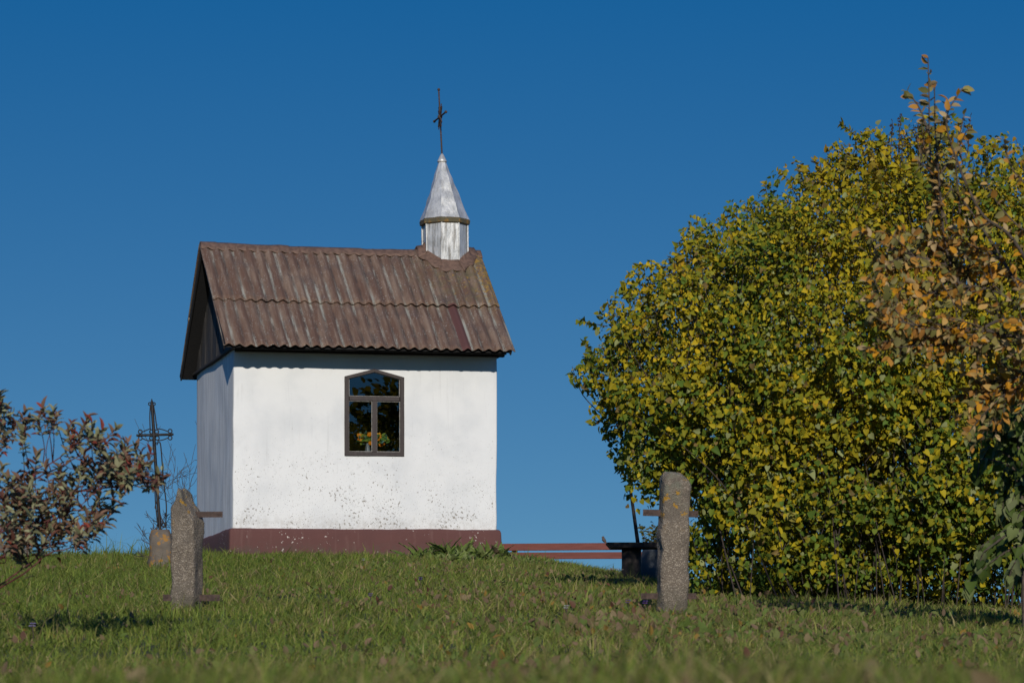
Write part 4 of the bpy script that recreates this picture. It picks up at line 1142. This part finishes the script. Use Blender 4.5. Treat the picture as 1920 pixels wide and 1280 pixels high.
nearp = np.zeros(n)
for pxc in (350, 1261):
    nearp += np.exp(-(((X - (pxc - 960) / F * 20) / .2) ** 2 + ((Y - 20) / .25) ** 2))
H *= 1 - .35 * np.clip(nearp, 0, 1)
Wd = (.0022 + .00009 * Y) * rng.uniform(.7, 1.4, n)
Z = ground_z(X, Y) - .005
ang = rng.uniform(0, 6.283, n); lean = rng.uniform(.1, 1.5, n) * (.6 + .8 * vnoise(p2 + 130, 3))
lx = np.cos(ang) * lean + .05; ly = np.sin(ang) * lean
fa = rng.uniform(0, 6.283, n); sx, sy = np.cos(fa), np.sin(fa) * .6
B = np.stack([X, Y, Z], -1); SIDE = np.stack([sx, sy, 0 * sx], -1) * Wd[:, None]
def lvl(t): return B + np.stack([lx * t * t * H, ly * t * t * H, H * (t - .18 * lean * t * t)], -1)
V = np.stack([B - SIDE, B + SIDE, lvl(.5) - SIDE * .85, lvl(.5) + SIDE * .85, lvl(1.)], 1).reshape(-1, 3)
tf = np.array([(0, 1, 3), (0, 3, 2), (2, 3, 4)]); Fc = (tf[None] + (np.arange(n) * 5)[:, None, None]).reshape(-1, 3)
gp_ = A([(.145, .20, .030), (.20, .24, .040), (.26, .25, .06), (.37, .30, .13), (.105, .155, .028), (.24, .18, .08)])
dry = np.clip(.40 + 1.0 * (patch - .5) + 1.1 * (patch2 - .5) + .8 * (tuft - .5) - .32 * lush + .28 * sstep(650, 1400, pxg), 0, 1)
w = np.stack([.3 + .25 * lush, .35 + 0 * dry, .25 * dry + .1, .16 * dry + .02, .2 + 0 * dry, .18 * dry], -1); w /= w.sum(1, keepdims=True)
ci = (rng.random((n, 1)) > np.cumsum(w, 1)).sum(1).clip(0, 5)
colg = gp_[ci] * rng.uniform(.5, 1.3, (n, 1))
go = link('grass', np_mesh('grass', V, Fc, np.repeat(colg, 5, 0)), M['grass'])
tag(go, 'short green and straw coloured lawn grass', 'grass', kind='stuff')

Xs, Ys = [], []
for y0, y1, d in ((3.5, 8, 26), (8, 16, 70), (16, 24, 60), (24, 42, 26)):
    x, y = lawn_points(y0, y1, d); Xs.append(x); Ys.append(y)
X = np.concatenate(Xs); Y = np.concatenate(Ys); p2 = np.stack([X, Y, X * 0], -1); pxg = X / Y * F + 960
k = outside_chapel(X, Y, .1) & (rng.random(len(X)) < (.12 + .88 * sstep(.45, .65, vnoise(p2, .9))) * (.35 + .65 * sstep(500, 1000, pxg)))
X, Y = X[k], Y[k]
rep = rng.integers(1, 5, len(X)); X = np.repeat(X, rep) + rng.normal(0, .03, rep.sum()); Y = np.repeat(Y, rep) + rng.normal(0, .03, rep.sum())
n = len(X); P = np.stack([X, Y, ground_z(X, Y) + rng.uniform(.0, .06, n)], -1)
T = unit(np.stack([rng.normal(0, .6, n), rng.normal(0, .4, n), rng.uniform(.15, 1.2, n)], -1)); N = unit(rng.normal(0, .5, (n, 3)) + (0, -.7, .5))
wp = A([(.22, .145, .085), (.18, .13, .06), (.16, .18, .05), (.13, .18, .04), (.26, .19, .10), (.14, .065, .04), (.30, .18, .04)])
col = wp[rng.choice(7, n, p=[.14, .14, .27, .26, .11, .04, .04])] * rng.uniform(.7, 1.2, (n, 1))
cx_ = rng.normal(.66, .17, 260); cy_ = rng.normal(17.2, .7, 260); P = np.concatenate([P, np.stack([cx_, cy_, ground_z(cx_, cy_) + rng.uniform(0, .03, 260)], -1)])
T = np.concatenate([T, unit(np.stack([rng.normal(-.2, .35, 260), rng.normal(0, .3, 260), rng.uniform(.6, 1.2, 260)], -1))]); N = np.concatenate([N, unit(rng.normal(0, .4, (260, 3)) + (0, -.8, .3))])
col = np.concatenate([col, wp[rng.choice(7, 260, p=[.22, .20, .18, .22, .12, .04, .02])] * rng.uniform(.7, 1.2, (260, 1))]); n = len(P)
wo_ = link('ground_weeds', leaf_mesh('ground_weeds', P, T, N, np.where(np.arange(n) >= n - 260, rng.uniform(.05, .10, n), rng.uniform(.025, .062, n) * np.where(P[:, 1] < 8, 1.0, 1)), col, OVATE), M['leaf'])
tag(wo_, 'low broad leaved weeds and brown leaves through the lawn', 'weeds', kind='stuff')

def toothed(rows=11):
    v, f = [], []
    for i in range(rows):
        y = i / (rows - 1); w = (.03 + .11 * math.sin(min(1, y * 1.1) * math.pi) ** .7 * (1.25 if i % 2 else .55)) * (1 - .0 * y)
        if i == rows - 1: w = .004
        dr = -.34 * y ** 2.2
        v += [(-w, y - (.05 if i % 2 else 0), dr + .05), (0, y, dr), (w, y - (.05 if i % 2 else 0), dr + .05)]
        if i: k = i * 3; f += [(k - 3, k - 2, k + 1, k), (k - 2, k - 1, k + 2, k + 1)]
    return v, f
TOOTHED = toothed()
# leafy weed clumps along the chapel foot
spots = [(790, 41.2, .95), (815, 41.8, .9), (838, 41.4, 1.2), (862, 41.0, 1.0), (884, 41.8, 1.05), (905, 41.3, .9), (930, 41.6, 1.0), (948, 41.9, .75), (968, 41.2, .65), (990, 41.5, .55), (872, 40.0, .75), (920, 39.8, .7), (975, 40.2, .6), (1012, 40.8, .5), (1035, 41.2, .42), (845, 39.6, .65), (800, 40.2, .6)]
for i, (px, Y_, s_) in enumerate(spots):
    b = np.array([(px - 960) / F * Y_, Y_, 0]); b[2] = float(ground_z(b[0], b[1]))
    m_ = 46; a = rng.uniform(0, 6.283, m_); el = rng.uniform(.35, 1.45, m_)
    T = np.stack([np.cos(a) * np.cos(el), np.sin(a) * np.cos(el), np.sin(el)], -1)
    N = unit(np.stack([-np.cos(a) * np.sin(el), -np.sin(a) * np.sin(el), np.cos(el)], -1) + rng.normal(0, .4, (m_, 3)) + (0, -.6, .1))
    col = A([(.17, .22, .05), (.23, .27, .09), (.13, .19, .04), (.22, .15, .09)])[rng.choice(4, m_, p=[.4, .3, .25, .05])] * rng.uniform(.8, 1.2, (m_, 1))
    P = rng.normal(0, .06, (m_, 3)) * (1, 1, .1); tm = TOOTHED
    o = link('dandelion_plant', leaf_mesh('dandelion_plant', P, T, N, rng.uniform(.10, .33, m_) * s_, col, tm), M['leaf'])
    o.location = b; tag(o, 'leafy green weed rosette in the clump at the right foot of the chapel wall', 'weed', 'leafy weeds at the chapel foot')

# little wildflowers
def wildflower(label, px, py, Y, colr, umbel=False, h=.16):
    b = np.array([(px - 960) / F * Y, Y, 0]); b[2] = float(ground_z(b[0], b[1])); topz = at(px, py, Y)[2] - b[2]; topz = max(topz, .06)
    root = empty('wildflower', b, 0, label, 'flower')
    tubes('stem', [(curve([(0, 0, -.01), (.008, 0, topz * .5), (0, 0, topz)], 5), .003)] + ([(curve([(0, 0, topz * .7), (dx, 0, topz * .95)], 4), .002) for dx in (-.05, .055)] if umbel else []), M['bark'], root, 4)
    P, T, N = [], [], []
    for cx, cz in (((0, topz), (-.05, topz * .95), (.055, topz * .95)) if umbel else ((0, topz), (.004, topz + .014))):
        for j in range(18 if umbel else 9):
            a = j * 2.4; rr_ = .035 * math.sqrt((j + .5) / 18) if umbel else 0
            P.append((cx + rr_ * math.cos(a), rr_ * math.sin(a), cz)); T.append((math.cos(a), math.sin(a) - .2, .35)); N.append((0, -.6, 1))
    link('flower_head', leaf_mesh('flower_head', A(P), A(T), A(N), np.full(len(P), .014 if umbel else .020), np.tile(A(colr), (len(P), 1)) * rng.uniform(.8, 1.2, (len(P), 1)), OVATE), M['petal'], root)
def yrow(py, off=12): return 3740 / (py + off - 953)
wildflower('white umbel wildflower standing before the stump table', 1154, 1066, 34, (.42, .38, .33), True)
wildflower('tiny violet wildflower in the grass left of centre, topmost one', 788, 1086, yrow(1086), (.16, .08, .36))
wildflower('small violet wildflower straight below the chapel window', 694, 1117, yrow(1117), (.16, .08, .36))
wildflower('violet wildflower in the grass left of the right concrete post', 1177, 1130, yrow(1130), (.18, .09, .36))
wildflower('violet wildflower close against the foot of the right concrete post', 1209, 1131, yrow(1131), (.20, .08, .36))
wildflower('pale lilac wildflower in the grass at the lower left', 60, 1174, yrow(1174), (.35, .30, .50))
wildflower('cream white wildflower in the grass under the chapel plinth', 681, 1050, yrow(1054), (.6, .58, .5))
wildflower('tiny white wildflower in the lawn before the bush shadow', 1061, 1140, yrow(1140), (.6, .58, .55))
